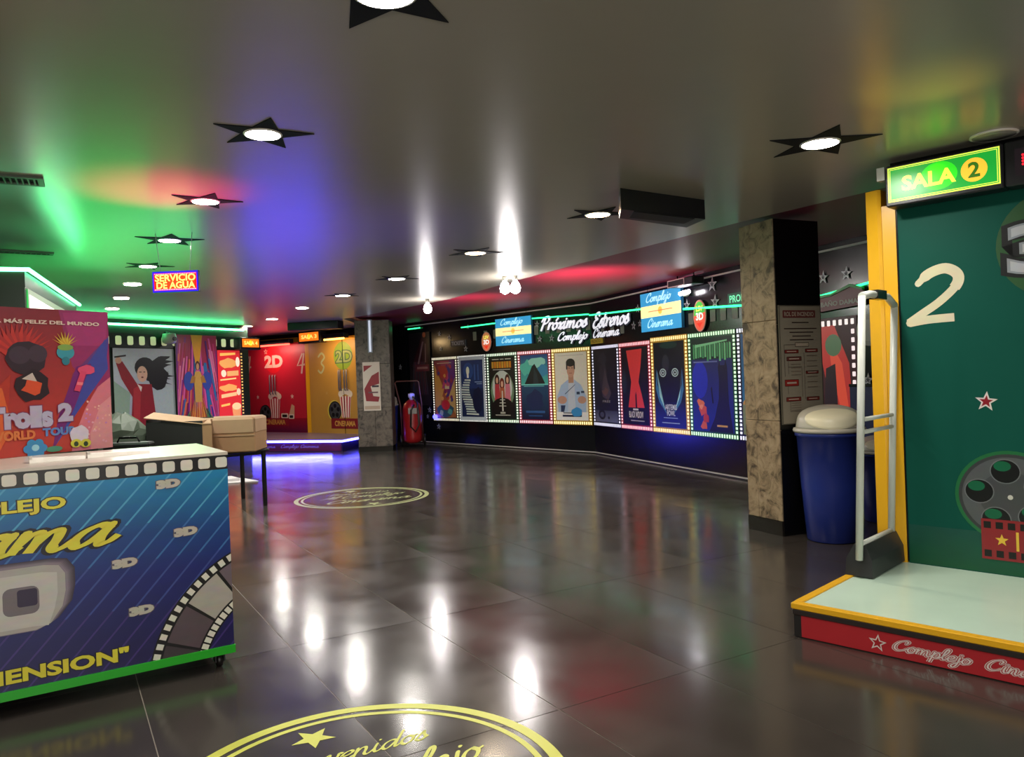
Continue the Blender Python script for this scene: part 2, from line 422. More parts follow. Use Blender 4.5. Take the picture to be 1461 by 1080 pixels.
pd = (P1[0]-P0[0], P1[1]-P0[1]); pl = math.hypot(*pd); pd = (pd[0]/pl, pd[1]/pl); pn = (-pd[1], pd[0])
t = thing('pillar', None, None, (P0[0], P0[1], 0), math.atan2(pd[1], pd[0]), kind='structure')
M().box(0.01, pl-.004, .012, .5, 0, CZ).build('pillar_core', blackm, t)
split = .135
for z0, z1 in ((.125, .98), (.98, 1.84), (1.84, CZ)):
    for x0, x1 in ((0, split), (split, pl)):
        M().bevbox(x0+.0015, x1-.0015, -.012+random.uniform(0, .003), .014, z0+.0015, z1-.0015, .003).build('stone_slab', stone, t)
M().box(0, pl, -.016, .014, 0, .125).build('base_slab', mat('dark_base', '1f1a16', .25), t)
for z0, z1 in ((0, .9), (.9, 1.8), (1.8, CZ)):
    M().box(pl-.004, pl+.006, .0, .5, z0+.002, z1-.002).build('black_slab', blackm, t)
# far pillar
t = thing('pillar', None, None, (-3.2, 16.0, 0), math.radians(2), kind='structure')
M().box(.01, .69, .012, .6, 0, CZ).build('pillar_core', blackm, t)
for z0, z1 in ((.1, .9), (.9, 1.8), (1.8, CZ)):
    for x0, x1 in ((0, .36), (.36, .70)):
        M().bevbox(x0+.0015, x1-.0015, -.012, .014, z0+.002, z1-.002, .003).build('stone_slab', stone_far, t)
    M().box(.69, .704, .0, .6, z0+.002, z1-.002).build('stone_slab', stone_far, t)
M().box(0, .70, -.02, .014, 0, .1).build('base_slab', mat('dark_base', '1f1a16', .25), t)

# ================================================================== CEILING LIGHTS
lens = emis('lamp_diffuser', 'fff4e6', 60); lens_warm = emis('lamp_diffuser_warm', 'ffd09a', 50)
star_m = mat('star_black', '141418', .75, spec=.2); ringm = mat('lamp_ring', 'd9d4cc', .35)
def downlight(x, y, R, r, ang, label, warm=False, zz=CZ, on_=True, k=1.0, group='star downlights across the grey ceiling'):
    t = thing('ceiling_light', label, 'ceiling light', (x, y, zz), ang, group)
    if R:
        pts = []
        for i in range(10):
            rr = R if i % 2 == 0 else R*.42; a = math.pi*i/5; pts.append((rr*math.cos(a), rr*math.sin(a)))
        M().prism(pts, -.005, -.0005).build('star_plate', star_m, t)
    M().lathe([(r*1.10, -.001), (r*1.10, -.008), (r*1.0, -.012), (r*.98, -.009)], 28, cap=False).build('ring', ringm, t)
    M().lathe([(r*.99, -.008), (r*.97, -.0115), (r*.4, -.013)], 28).build('diffuser', (lens_warm if warm else lens) if on_ else mat('dead_lens', '8a8682', .3), t)
    if on_:
        l = bpy.data.lights.new('lamp', 'AREA'); l.shape = 'DISK'; l.size = r*1.9; l.energy = LAMP_W*k*(1.6 if y > 11 else 1)
        l.color = (1, .86, .68) if warm else (1, .96, .9); l.spread = math.radians(165)
        o = bpy.data.objects.new('lamp_light', l); COL.objects.link(o); o.location = (x, y, zz-.02)
    return t
CL = [
 (-.362, 2.50, .30, .10, .9, 'large star downlight cut by the top edge of the photo', 0),
 (-1.191, 3.867, .25, .085, math.radians(8), 'star downlight with black points, nearest on the left half of the ceiling', 0),
 (1.785, 4.39, .32, .10, math.radians(-22), 'black star downlight near the green lit hall sign on the right', 0),
 (-2.007, 5.214, .24, .085, .3, 'star downlight inside the pink glow on the ceiling', 0),
 (.725, 6.135, .27, .095, .1, 'warm star downlight beside the black box on the ceiling', 1),
 (-.321, 7.802, .30, .10, .2, 'warm star downlight halfway down the middle of the ceiling', 1),
 (-2.831, 6.541, .28, .085, .15, 'star downlight above the hanging LED message sign', 0),
 (-1.369, 9.563, .28, .10, .4, 'white star downlight behind the warm middle one, left of the bare bulbs', 0),
 (-3.635, 7.868, .25, .08, .5, 'downlight touching the upper left corner of the LED message sign', 0),
 (-4.429, 9.175, .0, .095, 0, 'starless round downlight left of the LED message sign', 0),
 (-5.238, 10.523, .0, .095, 0, 'round downlight in the green glow, second from the far end of the left row', 0),
 (-6.03, 11.822, .0, .095, 0, 'round downlight at the far end of the left row above the green neon', 0),
 (-2.387, 11.188, .26, .1, .7, 'small star downlight right of the blue glow on the ceiling', 0),
 (-3.412, 12.822, .0, .10, 0, 'round downlight above the black box near the far doors', 0),
 (-4.515, 14.785, .0, .10, 0, 'round downlight above the red far hall door', 0),
 (-5.494, 16.291, .0, .10, 0, 'round downlight just past the end of the green neon tube', 1)]
for x, y, R, r, a, lab, wm in CL:
    downlight(x, y, R, r, a, lab, bool(wm), k=.5 if y < 3 else (.55 if 2.3 < x+0 < 3 else 1.0))
downlight(2.751, 4.366, 0, .11, 0, 'unlit round downlight above the green lit hall sign', on_=False)
# off-screen neighbours of the same rows that light the front of the room
for x, y, lb in ((-2.6, 2.0, 'left'), (1.1, 1.0, 'middle'), (-1.2, .2, 'rear'), (3.4, 2.2, 'right')):
    downlight(x, y, .28, .09, .3, 'star downlight outside the frame, %s one of the row above the camera' % lb, k=.8)
def bulb(x, y, z, label, n=1, k=1.0):
    t = thing('bare_bulb_lamp', label, 'lamp', (x, y, z), 0, 'bare bulbs at the edge of the maroon ceiling')
    for i in range(n):
        dx = (i-(n-1)/2)*.13
        M().lathe([(.03, 0), (.03, -.05), (.022, -.06)], 16, cx=dx).build('socket', mat('socket', 'c8c4be', .4), t)
        M().lathe([(.02, -.06), (.05, -.10), (.065, -.15), (.055, -.20), (.01, -.225)], 20, cx=dx).build('bulb', emis('bulb_glass', 'fff8f4', 45), t)
    l = bpy.data.lights.new('lamp', 'POINT'); l.energy = 26*k; l.color = (1, .93, .92); l.shadow_soft_size = .07
    o = bpy.data.objects.new('lamp_light', l); COL.objects.link(o); o.location = (x, y, z-.30)
bulb(-1.28, 12.2, CZ, 'single bare bulb hanging over the far end of the poster aisle')
bulb(.02, 9.75, CZ, 'pair of bare bulbs under the grey ceiling above the posters', 2)

# black box on the ceiling, vents, wires
t = thing('ceiling_box', 'long black box fixed to the ceiling beside the warm star light', 'ceiling box', (.785, 5.298, CZ))
M().prism([(0, 0), (.69, .472), (.62, .78), (.03, .31)], -.145, -.001).build('housing', mat('black_box', '16171c', .4, var=.2), t)
M().prism([(.1, .08), (.6, .42), (.56, .6), (.1, .29)], -.149, -.145).build('bottom_grille', mat('black_grille', '0c0c10', .6), t)
t = thing('ceiling_box', 'black box hanging in front of the red far hall door', 'ceiling box', (-4.55, 15.9, CZ), math.radians(-12))
M().bevbox(0, 1.1, 0, .3, -.16, -.001, .01).build('housing', mat('black_box', '16171c', .4, var=.2), t)
M().box(-.012, 0, .03, .27, -.15, -.02).build('end_cap', mat('pale_green_cap', '9fb8a0', .4), t)
def vent(x, y, w_, d, rz, label, n):
    t = thing('ceiling_vent', label, 'ceiling vent', (x, y, CZ), rz, 'ceiling vents')
    f = M()
    f.box(0, w_, 0, .03, -.014, -.001).box(0, w_, d-.03, d, -.014, -.001).box(0, .03, .03, d-.03, -.014, -.001).box(w_-.03, w_, .03, d-.03, -.014, -.001)
    f.build('frame', mat('vent_frame', '4b5a48', .5), t)
    M().box(.03, w_-.03, .03, d-.03, -.003, -.001).build('backing', mat('vent_dark', '0a0b0a', .8), t)
    for i in range(n):
        xx = .03+(w_-.06)*(i+.5)/n
        M().box(xx-.006, xx+.003, .03, d-.03, -.014, -.003).build('slat', mat('vent_slat', '55604f', .5), t)
vent(-3.3, 4.16, .72, .20, math.radians(28), 'slatted grey vent in the green lit ceiling on the left', 22)
vent(-4.6, 6.52, .70, .12, math.radians(35), 'narrow dark vent slot above the green neon booth', 16)

# ================================================================== NEON
neon_g = emis('neon_green', '30f088', 3.2); neon_g2 = emis('neon_green_soft', '20e878', 4)
neon_b = emis('neon_blue', '2020ff', 55); neon_w = emis('neon_white', 'e8fff0', 7)
core_g = emis('neon_green_core', '70ffb4', 6)
# left fascia with film strip and neon
lwdir = math.atan2(LW1[1]-LW0[1], LW1[0]-LW0[0]); off0 = LWs(0)
(lx, ly, _), rz = on(LW0, LW1, off0, 0, 0.0)
t = thing('film_strip_fascia', 'black film strip board with cream windows above the left posters', 'wall sign', (lx, ly, 2.2), rz)
M().box(-1.9, 3.04, -.06, 0, 0, .25).build('board', mat('fascia_black', '0c0f0c', .4), t)
for i in range(-8, 13):
    x = .12+i*.235
    if x < 2.95: M().plate(rrect(x, .045, x+.115, .205, .03), -.064, -.06).build('film_window', emis('cream_window', 'd8d6a8', .35), t)
nt_ = thing('neon_tube', 'green neon tube running along the top of the left poster wall', 'neon light', (lx, ly, 2.6), rz)
M().tube([(-1.9, -.10, -.0), (0, -.10, 0), (1.5, -.10, 0), (3.03, -.10, 0)], .019).build('tube', emis('neon_green_bright', '58ff9c', 16), nt_)
for x in (-1.2, .2, 1.6, 2.9): M().box(x, x+.02, -.11, 0, .0, .03).build('clip', blackm, nt_)
# poster wall neons
def neon_on(p, q, s0, z0, s1, z1, label, mtl=neon_g, r=.013):
    (x, y, _), rz = on(p, q, s0, 0, .03); l = s1-s0
    t = thing('neon_tube', label, 'neon light', (x, y, z0), rz, 'green neon tubes over the posters')
    M().tube([(0, 0, 0), (l*.5, 0, (z1-z0)/2), (l, 0, z1-z0)], r).build('tube', mtl, t)
    M().box(.01, .03, 0, .03, -.01, .01).build('clip', blackm, t); M().box(l-.03, l-.01, 0, .03, z1-z0-.01, z1-z0+.01).build('clip', blackm, t)
lAC = math.hypot(C[0]-A[0], C[1]-A[1]); lCB = math.hypot(B[0]-C[0], B[1]-C[1])
def s1(s): return lAC-s      # survey coordinate (from the corner C leftwards) -> from A rightwards
neon_on(A, C, s1(5.62), 2.62, s1(5.15), 2.62, 'short green neon tube above the dark red banner')
neon_on(A, C, s1(3.65), 2.52, s1(2.55), 2.53, 'green neon tube left of the first striped blue sign')
neon_on(A, C, s1(1.47), 2.54, s1(.02), 2.50, 'green neon tube behind the first word of the white script')
neon_on(C, D, .02, 2.48, 1.85, 2.42, 'green tube imitating reflected neon behind the second word of the white script')  # sloping tubes, this and the next, stand in for reflected neon
neon_on(C, D, 3.02, 2.31, 4.9, 2.20, 'green tube imitating reflected neon between second striped sign and stone pillar', r=.016)
neon_on(C, D, 5.7, 2.20, 6.9, 2.31, 'green neon tube above the restroom board behind the pillar')

# ================================================================== POSTER WALL
def film_frame(t, w_, h, base, sq, b=.085, n=None):
    M().box(0, w_, -.02, -.002, 0, h).build('frame', mat('frame_'+base, base, .3), t)
    m_ = M(); px = .052; k = int(w_/px)
    for i in range(k):
        x = (i+.5)*w_/k
        for z in (.012, h-.062): m_.flat(rrect(x-.017, z, x+.017, z+.05, .006, 2), -.0212, sq)
    k = int((h-.15)/px)
    for i in range(k):
        z = .075+(i+.5)*(h-.15)/k
        for x in (.012, w_-.057): m_.flat(rrect(x, z-.016, x+.045, z+.016, .006, 2), -.0212, sq)
    m_.build('sprocket_squares', BACKLIT, t)['kind'] = 'stuff'
def poster(p, q, s0, s1_, z0, z1, base, sq, label, fn, bk=PRINT):
    (x, y, _), rz = on(p, q, s0, 0, .004); w_ = s1_-s0; h = z1-z0
    t = thing('framed_poster', label, 'poster', (x, y, z0), rz)
    film_frame(t, w_, h, base, sq)
    a = Art(-.0215); x0, x1, y0, y1 = .085, w_-.085, .085, h-.085
    W = x1-x0; H_ = y1-y0
    def X(u, v): return (x0+min(max(u, -.06), 1.06)*W, y0+min(max(v, -.04), 1.04)*H_)
    def Pl(*pts): return [X(*c) for c in pts]
    fn(a, X, Pl, W, H_)
    a.build('print', t, bk); return t
def quad_grad(a, Pl, c_top, c_bot, r=(0, 0, 1, 1)):
    x0, y0, x1, y1 = r; a([c_bot, c_bot, c_top, c_top], Pl((x0, y0), (x1, y0), (x1, y1), (x0, y1)))
def blob(X, u, v, ru, rv, n=18, jit=0, seed=1):
    rd = random.Random(seed); return [X(u+ru*math.cos(2*math.pi*k/n)*(1+rd.uniform(-jit, jit)), v+rv*math.sin(2*math.pi*k/n)*(1+rd.uniform(-jit, jit))) for k in range(n)]
def bars(a, col, X, rows):
    for u0, u1, v, hh in rows: a(col, [X(u0, v), X(u1, v), X(u1, v+hh), X(u0, v+hh)])
def txt(a, col, t_, X, u0, v0, u1, v1, off=.0):
    (xa, za), (xb, zb) = X(u0, v0), X(u1, v1); put_text(a.m, t_, xa, za, xb, zb, a.y, col, off); a.y -= a.dy
def p1(a, X, Pl, W, H):
    quad_grad(a, Pl, '8a2a3c', 'b06a3a'); a('d09a4c', Pl((0, .2), (0, .95), (.45, .5), (.2, .15)))
    a('a83a5a', Pl((.3, 1), (1, 1), (1, .5), (.5, .45))); a('6a2f80', Pl((.75, 1), (1, 1), (1, .25), (.6, .4)))
    a('c9a46a', Pl((1, .7), (.62, .3), (1, .05))); a('c0487a', Pl((.35, .5), (.6, .9), (.75, .55))); a('b5392e', Pl((.2, .9), (.7, .92), (.6, .68), (.3, .7)))
    rd = random.Random(3)
    for i in range(26): a(rd.choice(['c0403a', '7a2a6a', 'e0a050', '4a3a80', '963048']), blob(X, rd.uniform(.15, .9), rd.uniform(.3, .9), .06, .035, 8, .3, i))
    a('3a5a6a', blob(X, .5, .12, .42, .12, 14, .15)); a('c82f3c', blob(X, .52, .22, .2, .09)); a('9ab0a0', blob(X, .3, .08, .1, .05, 9, .2)); a('5aa0a0', blob(X, .72, .1, .12, .05, 9, .2))
    bars(a, 'd8c0a0', X, [(.15, .85, .95, .012), (.5, .72, .5, .05)])
def p2(a, X, Pl, W, H):
    a('c9d4dc', Pl((-.06, -.04), (1.06, -.04), (1.06, 1.04), (-.06, 1.04))); a('1a2a52', Pl((.03, .02), (.97, .02), (.97, .98), (.03, .98)))
    a('24386c', Pl((.05, .5), (.95, .5), (.95, .97), (.05, .97))); a('2f5090', blob(X, .35, .8, .22, .14)); a('e8f0d0', blob(X, .33, .8, .07, .07)); a('fff8e0', Pl((.29, .68), (.37, .68), (.37, .82), (.29, .82)))
    for i in range(15):
        v = .06+i*.041; c = .30+.13*math.cos(i*.33)-(.0 if i < 8 else (i-8)*.0) ; wd = .36-i*.013
        a('dfe6d8' if i % 2 == 0 else 'b9c8c4', Pl((c-wd*.6, v), (c+wd*.9, v-.01), (c+wd*.85, v+.018), (c-wd*.55, v+.022)))
    a('141c3c', blob(X, .72, .3, .22, .22, 14, .1)); bars(a, '8aa0c8', X, [(.62, .92, .6, .014), (.7, .92, .57, .012)]); a('3c5a98', Pl((.6, .64), (.66, .64), (.66, .9), (.6, .9)), Pl((.75, .64), (.8, .64), (.8, .9), (.75, .9)))
def p3(a, X, Pl, W, H):
    a('0e1412', Pl((0, 0), (1, 0), (1, 1), (0, 1))); bars(a, 'dcdcc8', X, [(.12, .4, .955, .014), (.45, .6, .955, .014), (.65, .88, .955, .014)])
    for i in range(8): a('e08a1c' if i % 2 else 'd8a030', Pl((.1+i*.1, .82), (.185+i*.1, .82), (.185+i*.1, .925), (.1+i*.1, .925)))
    bars(a, 'd8d8c8', X, [(.15, .85, .79, .01)])
    a('6f8f6c', blob(X, .5, .45, .47, .33)); a('cfd8cc', blob(X, .5, .5, .4, .28))
    for u, c, c2 in ((.3, 'c03a44', '3a1a16'), (.72, 'd87a88', '4a2018'), (.5, 'b8603a', '7a2a1a')):
        dv = -.06 if u == .5 else 0
        a(c2, blob(X, u, .62+dv, .1, .1)); a(c, Pl((u-.12, .2), (u+.12, .2), (u+.09, .56+dv), (u-.09, .56+dv))); a('e0b090', blob(X, u, .62+dv, .05, .05))
    a('0c0c0e', blob(X, .5, .18, .45, .16)); a('d8d8c8', Pl((.47, .12), (.53, .12), (.52, .45), (.48, .45)))
    for i in range(3): bars(a, 'c8c8b8', X, [(.36+i*.02, .64-i*.02, .2+i*.05, .012)])
    bars(a, 'b8b8a8', X, [(.2, .8, .05, .015), (.4, .6, .08, .03)])
def p4(a, X, Pl, W, H):
    quad_grad(a, Pl, '2a4a8a', '4ac0a8', (0, .5, 1, 1)); a('58c8b0', blob(X, .25, .8, .25, .12, 12, .25)); a('9adfc8', blob(X, .6, .88, .3, .07, 12, .3, 5)); a('3a8ab0', blob(X, .8, .75, .2, .1, 12, .3, 7))
    a('14201e', Pl((.12, .54), (.3, .7), (.42, .82), (.52, .86), (.62, .78), (.78, .66), (.9, .54))); a('28383a', Pl((.45, .54), (.5, .8), (.6, .7), (.66, .54)))
    quad_grad(a, Pl, '1c4a6a', '0e1430', (0, 0, 1, .54)); bars(a, '7ad8c8', X, [(0, 1, .53, .018), (.1, .85, .51, .008)]); a('182a50', blob(X, .5, .3, .3, .16, 12, .2))
    bars(a, '2f5a90', X, [(.15, .85, .1, .035), (.25, .75, .05, .012)])
def man(a, X, Pl):
    a('a9bfd6', Pl((.08, .0), (.92, .0), (.96, .35), (.8, .52), (.6, .6), (.4, .6), (.18, .52), (.04, .35)))
    a('c4ccd4', Pl((.36, .0), (.62, .0), (.6, .6), (.42, .6))); a('b98a6c', Pl((.42, .55), (.58, .55), (.58, .68), (.42, .68)))
    a('c89a7c', blob(X, .5, .75, .125, .12)); a('2c201a', blob(X, .5, .85, .14, .06)); a('2c201a', Pl((.36, .75), (.4, .75), (.41, .86), (.36, .86)), Pl((.6, .75), (.64, .75), (.64, .86), (.59, .86)))
    a('30221c', Pl((.43, .765), (.48, .765), (.48, .775), (.43, .775)), Pl((.52, .765), (.57, .765), (.57, .775), (.52, .775))); a('9a5a4c', Pl((.45, .69), (.55, .69), (.54, .7), (.46, .7)))
    a('c0937a', blob(X, .2, .3, .15, .06)); a('c0937a', blob(X, .82, .3, .13, .055)); a('26364e', Pl((.66, .38), (.76, .38), (.76, .42), (.66, .42)), Pl((.8, .4), (.9, .4), (.9, .43), (.8, .43)))
    a('3a4a60', Pl((.3, .38), (.62, .52), (.62, .53), (.3, .395))); a('f0efe8', Pl((0, .0), (1, 0), (1, .12), (0, .12))); a('2a3a5a', Pl((.15, .12), (.25, .12), (.3, .22), (.15, .22)))
    bars(a, '223048', X, [(.2, .8, .05, .03), (.22, .6, .1, .015)]); a('3a90c8', blob(X, .65, .12, .17, .07, 12, .1))
def p5(a, X, Pl, W, H):
    quad_grad(a, Pl, 'e6e2cc', 'ddd8c4'); bars(a, 'a8a490', X, [(.1, .9, .955, .006)]); man(a, X, Pl)
def p6(a, X, Pl, W, H):
    quad_grad(a, Pl, '1c1c24', '16161c'); a('2e2a34', blob(X, .4, .6, .18, .25, 14, .25)); a('4a3f46', Pl((.35, .5), (.5, .75), (.6, .55), (.75, .4), (.6, .3), (.35, .35))); a('6a4a44', blob(X, .5, .42, .14, .05, 11, .4)); a('2a2c36', blob(X, .4, .88, .22, .08, 14, .35, 4))
    quad_grad(a, Pl, '3c4054', '6a7090', (0, 0, 1, .16)); a('14141c', blob(X, .3, .1, .16, .07)); a('4a4e64', blob(X, .3, .1, .09, .035)); a('14141c', blob(X, .6, .06, .04, .02)); txt(a, 'a8a4a0', 'FREE FALL'[:4], X, .35, .27, .7, .3)
def p7(a, X, Pl, W, H):
    a('100c10', Pl((0, 0), (1, 0), (1, 1), (0, 1))); a('1c2834', blob(X, .08, .55, .1, .16))
    a('e8403c', Pl((.2, .96), (.8, .97), (.74, .75), (.64, .55), (.74, .4), (.84, .22), (.22, .22), (.3, .4), (.36, .55), (.28, .75)))
    a('30080c', Pl((.5, .22), (.56, .22), (.55, .38), (.53, .43), (.5, .38))); bars(a, 'e0dcd8', X, [(.4, .6, .185, .022)]); txt(a, 'e8e0dc', 'BLACK WIDOW', X, .24, .09, .78, .17, .02); bars(a, 'b8b0ac', X, [(.3, .82, .045, .012)])
def p8(a, X, Pl, W, H):
    a('0e1210', Pl((0, 0), (1, 0), (1, 1), (0, 1))); a('15352a', blob(X, .5, .96, .3, .04)); a('2a2e34', blob(X, .4, .75, .12, .1)); quad_grad(a, Pl, '10182c', '1a2890', (0, 0, 1, .3))
    for sx in (-1, 1):
        a('3a78a8', Pl((.5+sx*.42, .7), (.5+sx*.4, .5), (.5+sx*.12, .16), (.5+sx*.36, .3), (.5+sx*.46, .45))); a('a8e0ec', Pl((.5+sx*.41, .68), (.5+sx*.36, .46), (.5+sx*.16, .2), (.5+sx*.33, .36)))
        for i in range(4): a('b8d4d0' if i % 2 == 0 else '1a2024', blob(X, .5+sx*.2, .64, .11-i*.026, .05-i*.012))
    a('0a0a10', Pl((.42, .3), (.58, .3), (.52, .6), (.46, .6))); txt(a, 'dce4f0', 'ARTEMIS', X, .34, .21, .72, .27, .02); txt(a, 'dce4f0', 'FOWL', X, .4, .14, .66, .2, .02); bars(a, '9ab0e0', X, [(.28, .74, .11, .008), (.22, .8, .05, .01)])
def p9(a, X, Pl, W, H):
    a('12301e', Pl((0, .75), (1, .75), (1, 1), (0, 1))); quad_grad(a, Pl, '26306a', '2030a0', (0, 0, 1, .77)); a('2838c8', blob(X, .2, .55, .2, .2))
    rd = random.Random(5)
    for i in range(16):
        u = .04+i*.06; l = rd.uniform(.74, .8); a('7ad890' if i % 2 else '4fa868', Pl((u, l), (u+.042, l), (u+.045, .93), (u+.005, .94)))
    a('8ae0a0', Pl((.1, .9), (.9, .95), (.9, .965), (.1, .93))); a('141430', Pl((.55, .15), (.66, .35), (.68, .55), (.66, .68), (.7, .75), (.72, .7), (.82, .7), (.85, .76), (.88, .68), (.9, .3), (.98, .0), (.4, .0)))
    a('101028', Pl((.5, .3), (.53, .3), (.5, .48), (.47, .46))); 
    for u, v, r_, c in ((.25, .22, .1, 'e05a2c'), (.2, .3, .08, 'f08048'), (.32, .14, .09, 'c8402c'), (.28, .06, .08, 'e86a3c'), (.22, .26, .05, 'f8a070')): a(c, blob(X, u, v, r_, r_*.6, 9, .35, int(v*50)))
    bars(a, 'e0b050', X, [(.6, .85, .055, .02)]); bars(a, '6a7ab8', X, [(.05, .65, .735, .015)])
def p10(a, X, Pl, W, H):
    quad_grad(a, Pl, '1c5a94', '3a90b8'); a('d8a850', blob(X, .3, .3, .3, .08)); a('8a9a70', Pl((0, 0), (1, 0), (1, .22), (0, .3))); a('c8d8e0', blob(X, .3, .5, .2, .05))
PZ0, PZ1 = .505, 1.925
pl_list = [
 (4.76, 3.86, '1c1614', 'd8d2b8', 'orange and purple collage poster in black film frame, leftmost of the poster row', p1),
 (3.84, 2.90, '1a1c20', 'd8d8d0', 'navy poster with a winding white staircase in a white border', p2),
 (2.88, 1.96, '17402c', 'd4e4cc', 'green framed poster with orange title block and pale moon', p3),
 (1.94, 1.02, '8c2030', 'f0c4c8', 'red framed poster with black mountain over dark blue sea', p4),
 (1.00, .03, 'b08a2a', 'f0e0a0', 'yellow framed cream poster of a man in a pale blue shirt', p5)]
for a_, b_, base, sq, lab, fn in pl_list: poster(A, C, s1(a_), s1(b_), PZ0, PZ1, base, sq, lab, fn)
for a_, b_, base, sq, lab, fn in [
 (.03, 1.02, '14141c', 'dcdcf0', 'nearly black poster in black frame just right of the wall corner', p6),
 (1.04, 2.04, '8c1c2c', 'f0b8bc', 'red framed black poster with a tall red shape', p7),
 (2.06, 3.06, 'b8902c', 'f2dc98', 'yellow framed dark poster with pale blue beams', p8),
 (3.08, 4.17, '1c5030', 'c4ecc0', 'green framed blue poster with dripping green title', p9),
 (4.19, 5.19, '101018', 'd8dce8', 'sky blue poster half hidden behind the stone pillar', p10)]: poster(C, D, a_, b_, PZ0, PZ1+.03*(a_ > 2), base, sq, lab, fn)
# striped script signs
def flag_sign(p, q, s0, s1_, z0, z1, label):
    (x, y, _), rz = on(p, q, s0, 0, .05); w_ = s1_-s0; h = z1-z0
    t = thing('striped_sign', label, 'sign', (x, y, z0), rz)
    M().box(0, w_, -.01, .04, 0, h).build('sign_box', mat('sign_edge', '1f5a80', .4), t)
    a = Art(-.0105); a('2f86b4', rect(0, 0, w_, h)); a('e8dc9a', rect(0, h*.36, w_, h*.66)); a('e8b24a', circ(w_*.5, h*.51, h*.1, 20)); a('c85a4a', rect(w_*.2, h*.5, w_*.8, h*.52))
    for t_, z, x0 in (('Complejo', .76, .14), ('Cinerama', .1, .16)):
        script(a.m, t_, w_*x0, h*z, w_*(x0+.62), h*.11, a.y, '9fd8e8', .34); a.y -= a.dy
    a.build('print', t, BACKLIT)
    for xx in (w_*.15, w_*.85): M().tube([(xx, .02, h), (xx, .02, CZ-z0+.06)], .004, 6).build('hanger', blackm, t)
flag_sign(A, C, s1(2.52), s1(1.48), 2.06, 2.60, 'blue and cream striped sign with script, left of the white lettering')
flag_sign(C, D, 1.87, 3.0, 2.05, 2.64, 'blue and cream striped sign with script, right of the white lettering')
# white script lettering on the dark upper wall
white_l = emis('white_letters', 'e2e4ec', .75)
def lettering(p, q, s0, s1_, z0, xh, word, label, wd=.42):
    (x, y, _), rz = on(p, q, s0, 0, .03)
    t = thing('script_lettering', label, 'lettering', (x, y, z0), rz)
    m_ = M(); script(m_, word, 0, 0, s1_-s0, xh, 0, None, wd); o = m_.build('letters', white_l, t)
    m2 = M(); script(m2, word, .012, -.012, s1_-s0+.012, xh, .012, None, wd+.2); m2.build('backing', mat('letter_backing', '2c3040', .4), t)
lettering(A, C, s1(1.27), s1(.08), 2.29, .12, 'Próximos', 'white script word over the cream poster, left of the wall corner')
lettering(C, D, .12, 1.42, 2.24, .125, 'Estrenos', 'white script word over the dark poster, right of the wall corner')
lettering(A, C, s1(.82), s1(.08), 2.07, .075, 'Complejo', 'small white script word below and left of the wall corner')
lettering(C, D, .12, 1.06, 2.07, .075, 'Cinerama', 'small white script word under the right large script word')
# silver stars
sil = mat('silver_star', 'a8a8ac', .35, metal=.3)
def wstar(p, q, s, z, r, label, grp='silver stars on the dark walls', off=.012, rot=.1):
    (x, y, _), rz = on(p, q, s, 0, off)
    t = thing('wall_star', label, 'star', (x, y, z), rz, grp)
    m_ = M()
    P = star(0, 0, r, rot, .38); Pi = star(0, 0, r*.45, rot, .38)
    m_.plate(P, -.006, 0).build('star', sil, t)
    m2 = M(); m2.plate(Pi, -.009, -.006).build('centre', mat('star_centre', '2a2a30', .4), t)
for s, z, r, lab in ((4.1, 2.33, .07, 'silver star above the plate with grey lettering'), (4.45, 2.44, .06, 'silver star high on the wall above the leftmost poster'), (4.42, 2.1, .05, 'small silver star above the leftmost poster'),
    (3.55, 2.06, .07, 'silver star just above the staircase poster'), (3.45, 2.52, .05, 'silver star beside the left end of the neon tube'), (2.75, 2.15, .065, 'silver star left of the orange badge'),
    (1.30, 2.13, .075, 'silver star right of the left striped sign, beside the cream poster top'), (.98, 2.13, .075, 'silver star left of the small script word'), (1.36, 2.42, .07, 'silver star left of the large left script word'),
    (4.95, 1.35, .07, 'silver star halfway up between banner and leftmost poster'), (4.92, .75, .07, 'silver star low between banner and leftmost poster'), (4.6, .38, .07, 'silver star under the leftmost poster'), (5.0, .60, .05, 'small silver star near the blue glow')):
    wstar(A, C, s1(s), z, r, lab)
for s, z, r, lab in ((1.70, 2.44, .07, 'silver star at the end of the right large script word'), (1.55, 2.18, .075, 'silver star under the right large script word'), (1.75, 2.20, .06, 'silver star next to the right striped sign, lower'),
    (3.08, 2.36, .085, 'silver star just right of the right striped sign'), (3.75, 2.34, .10, 'silver star on the neon between badge and pillar'), (3.70, 2.58, .11, 'bright silver star high beside the stone pillar'),
    (5.749, 2.402, .075, 'silver star behind the pillar, left of the two high ones'), (6.085, 2.40, .075, 'silver star behind the pillar, right of the two high ones'), (6.16, 1.80, .075, 'silver star right of the red restroom poster'), (6.33, 1.27, .075, 'silver star low behind the white gate')):
    wstar(C, D, s, z, r, lab)
FL0, FL1 = (-3.0, 18.75), (-2.45, 18.2)
for s, z, lb in ((.15, 2.30, 'the topmost of four'), (.18, 1.95, 'second from the top of four'), (.55, 1.75, 'the one nearest the banner'), (.12, 1.45, 'the lowest of four')):
    wstar(FL0, FL1, s, z, .07, 'faint silver star right of the far pillar, ' + lb)
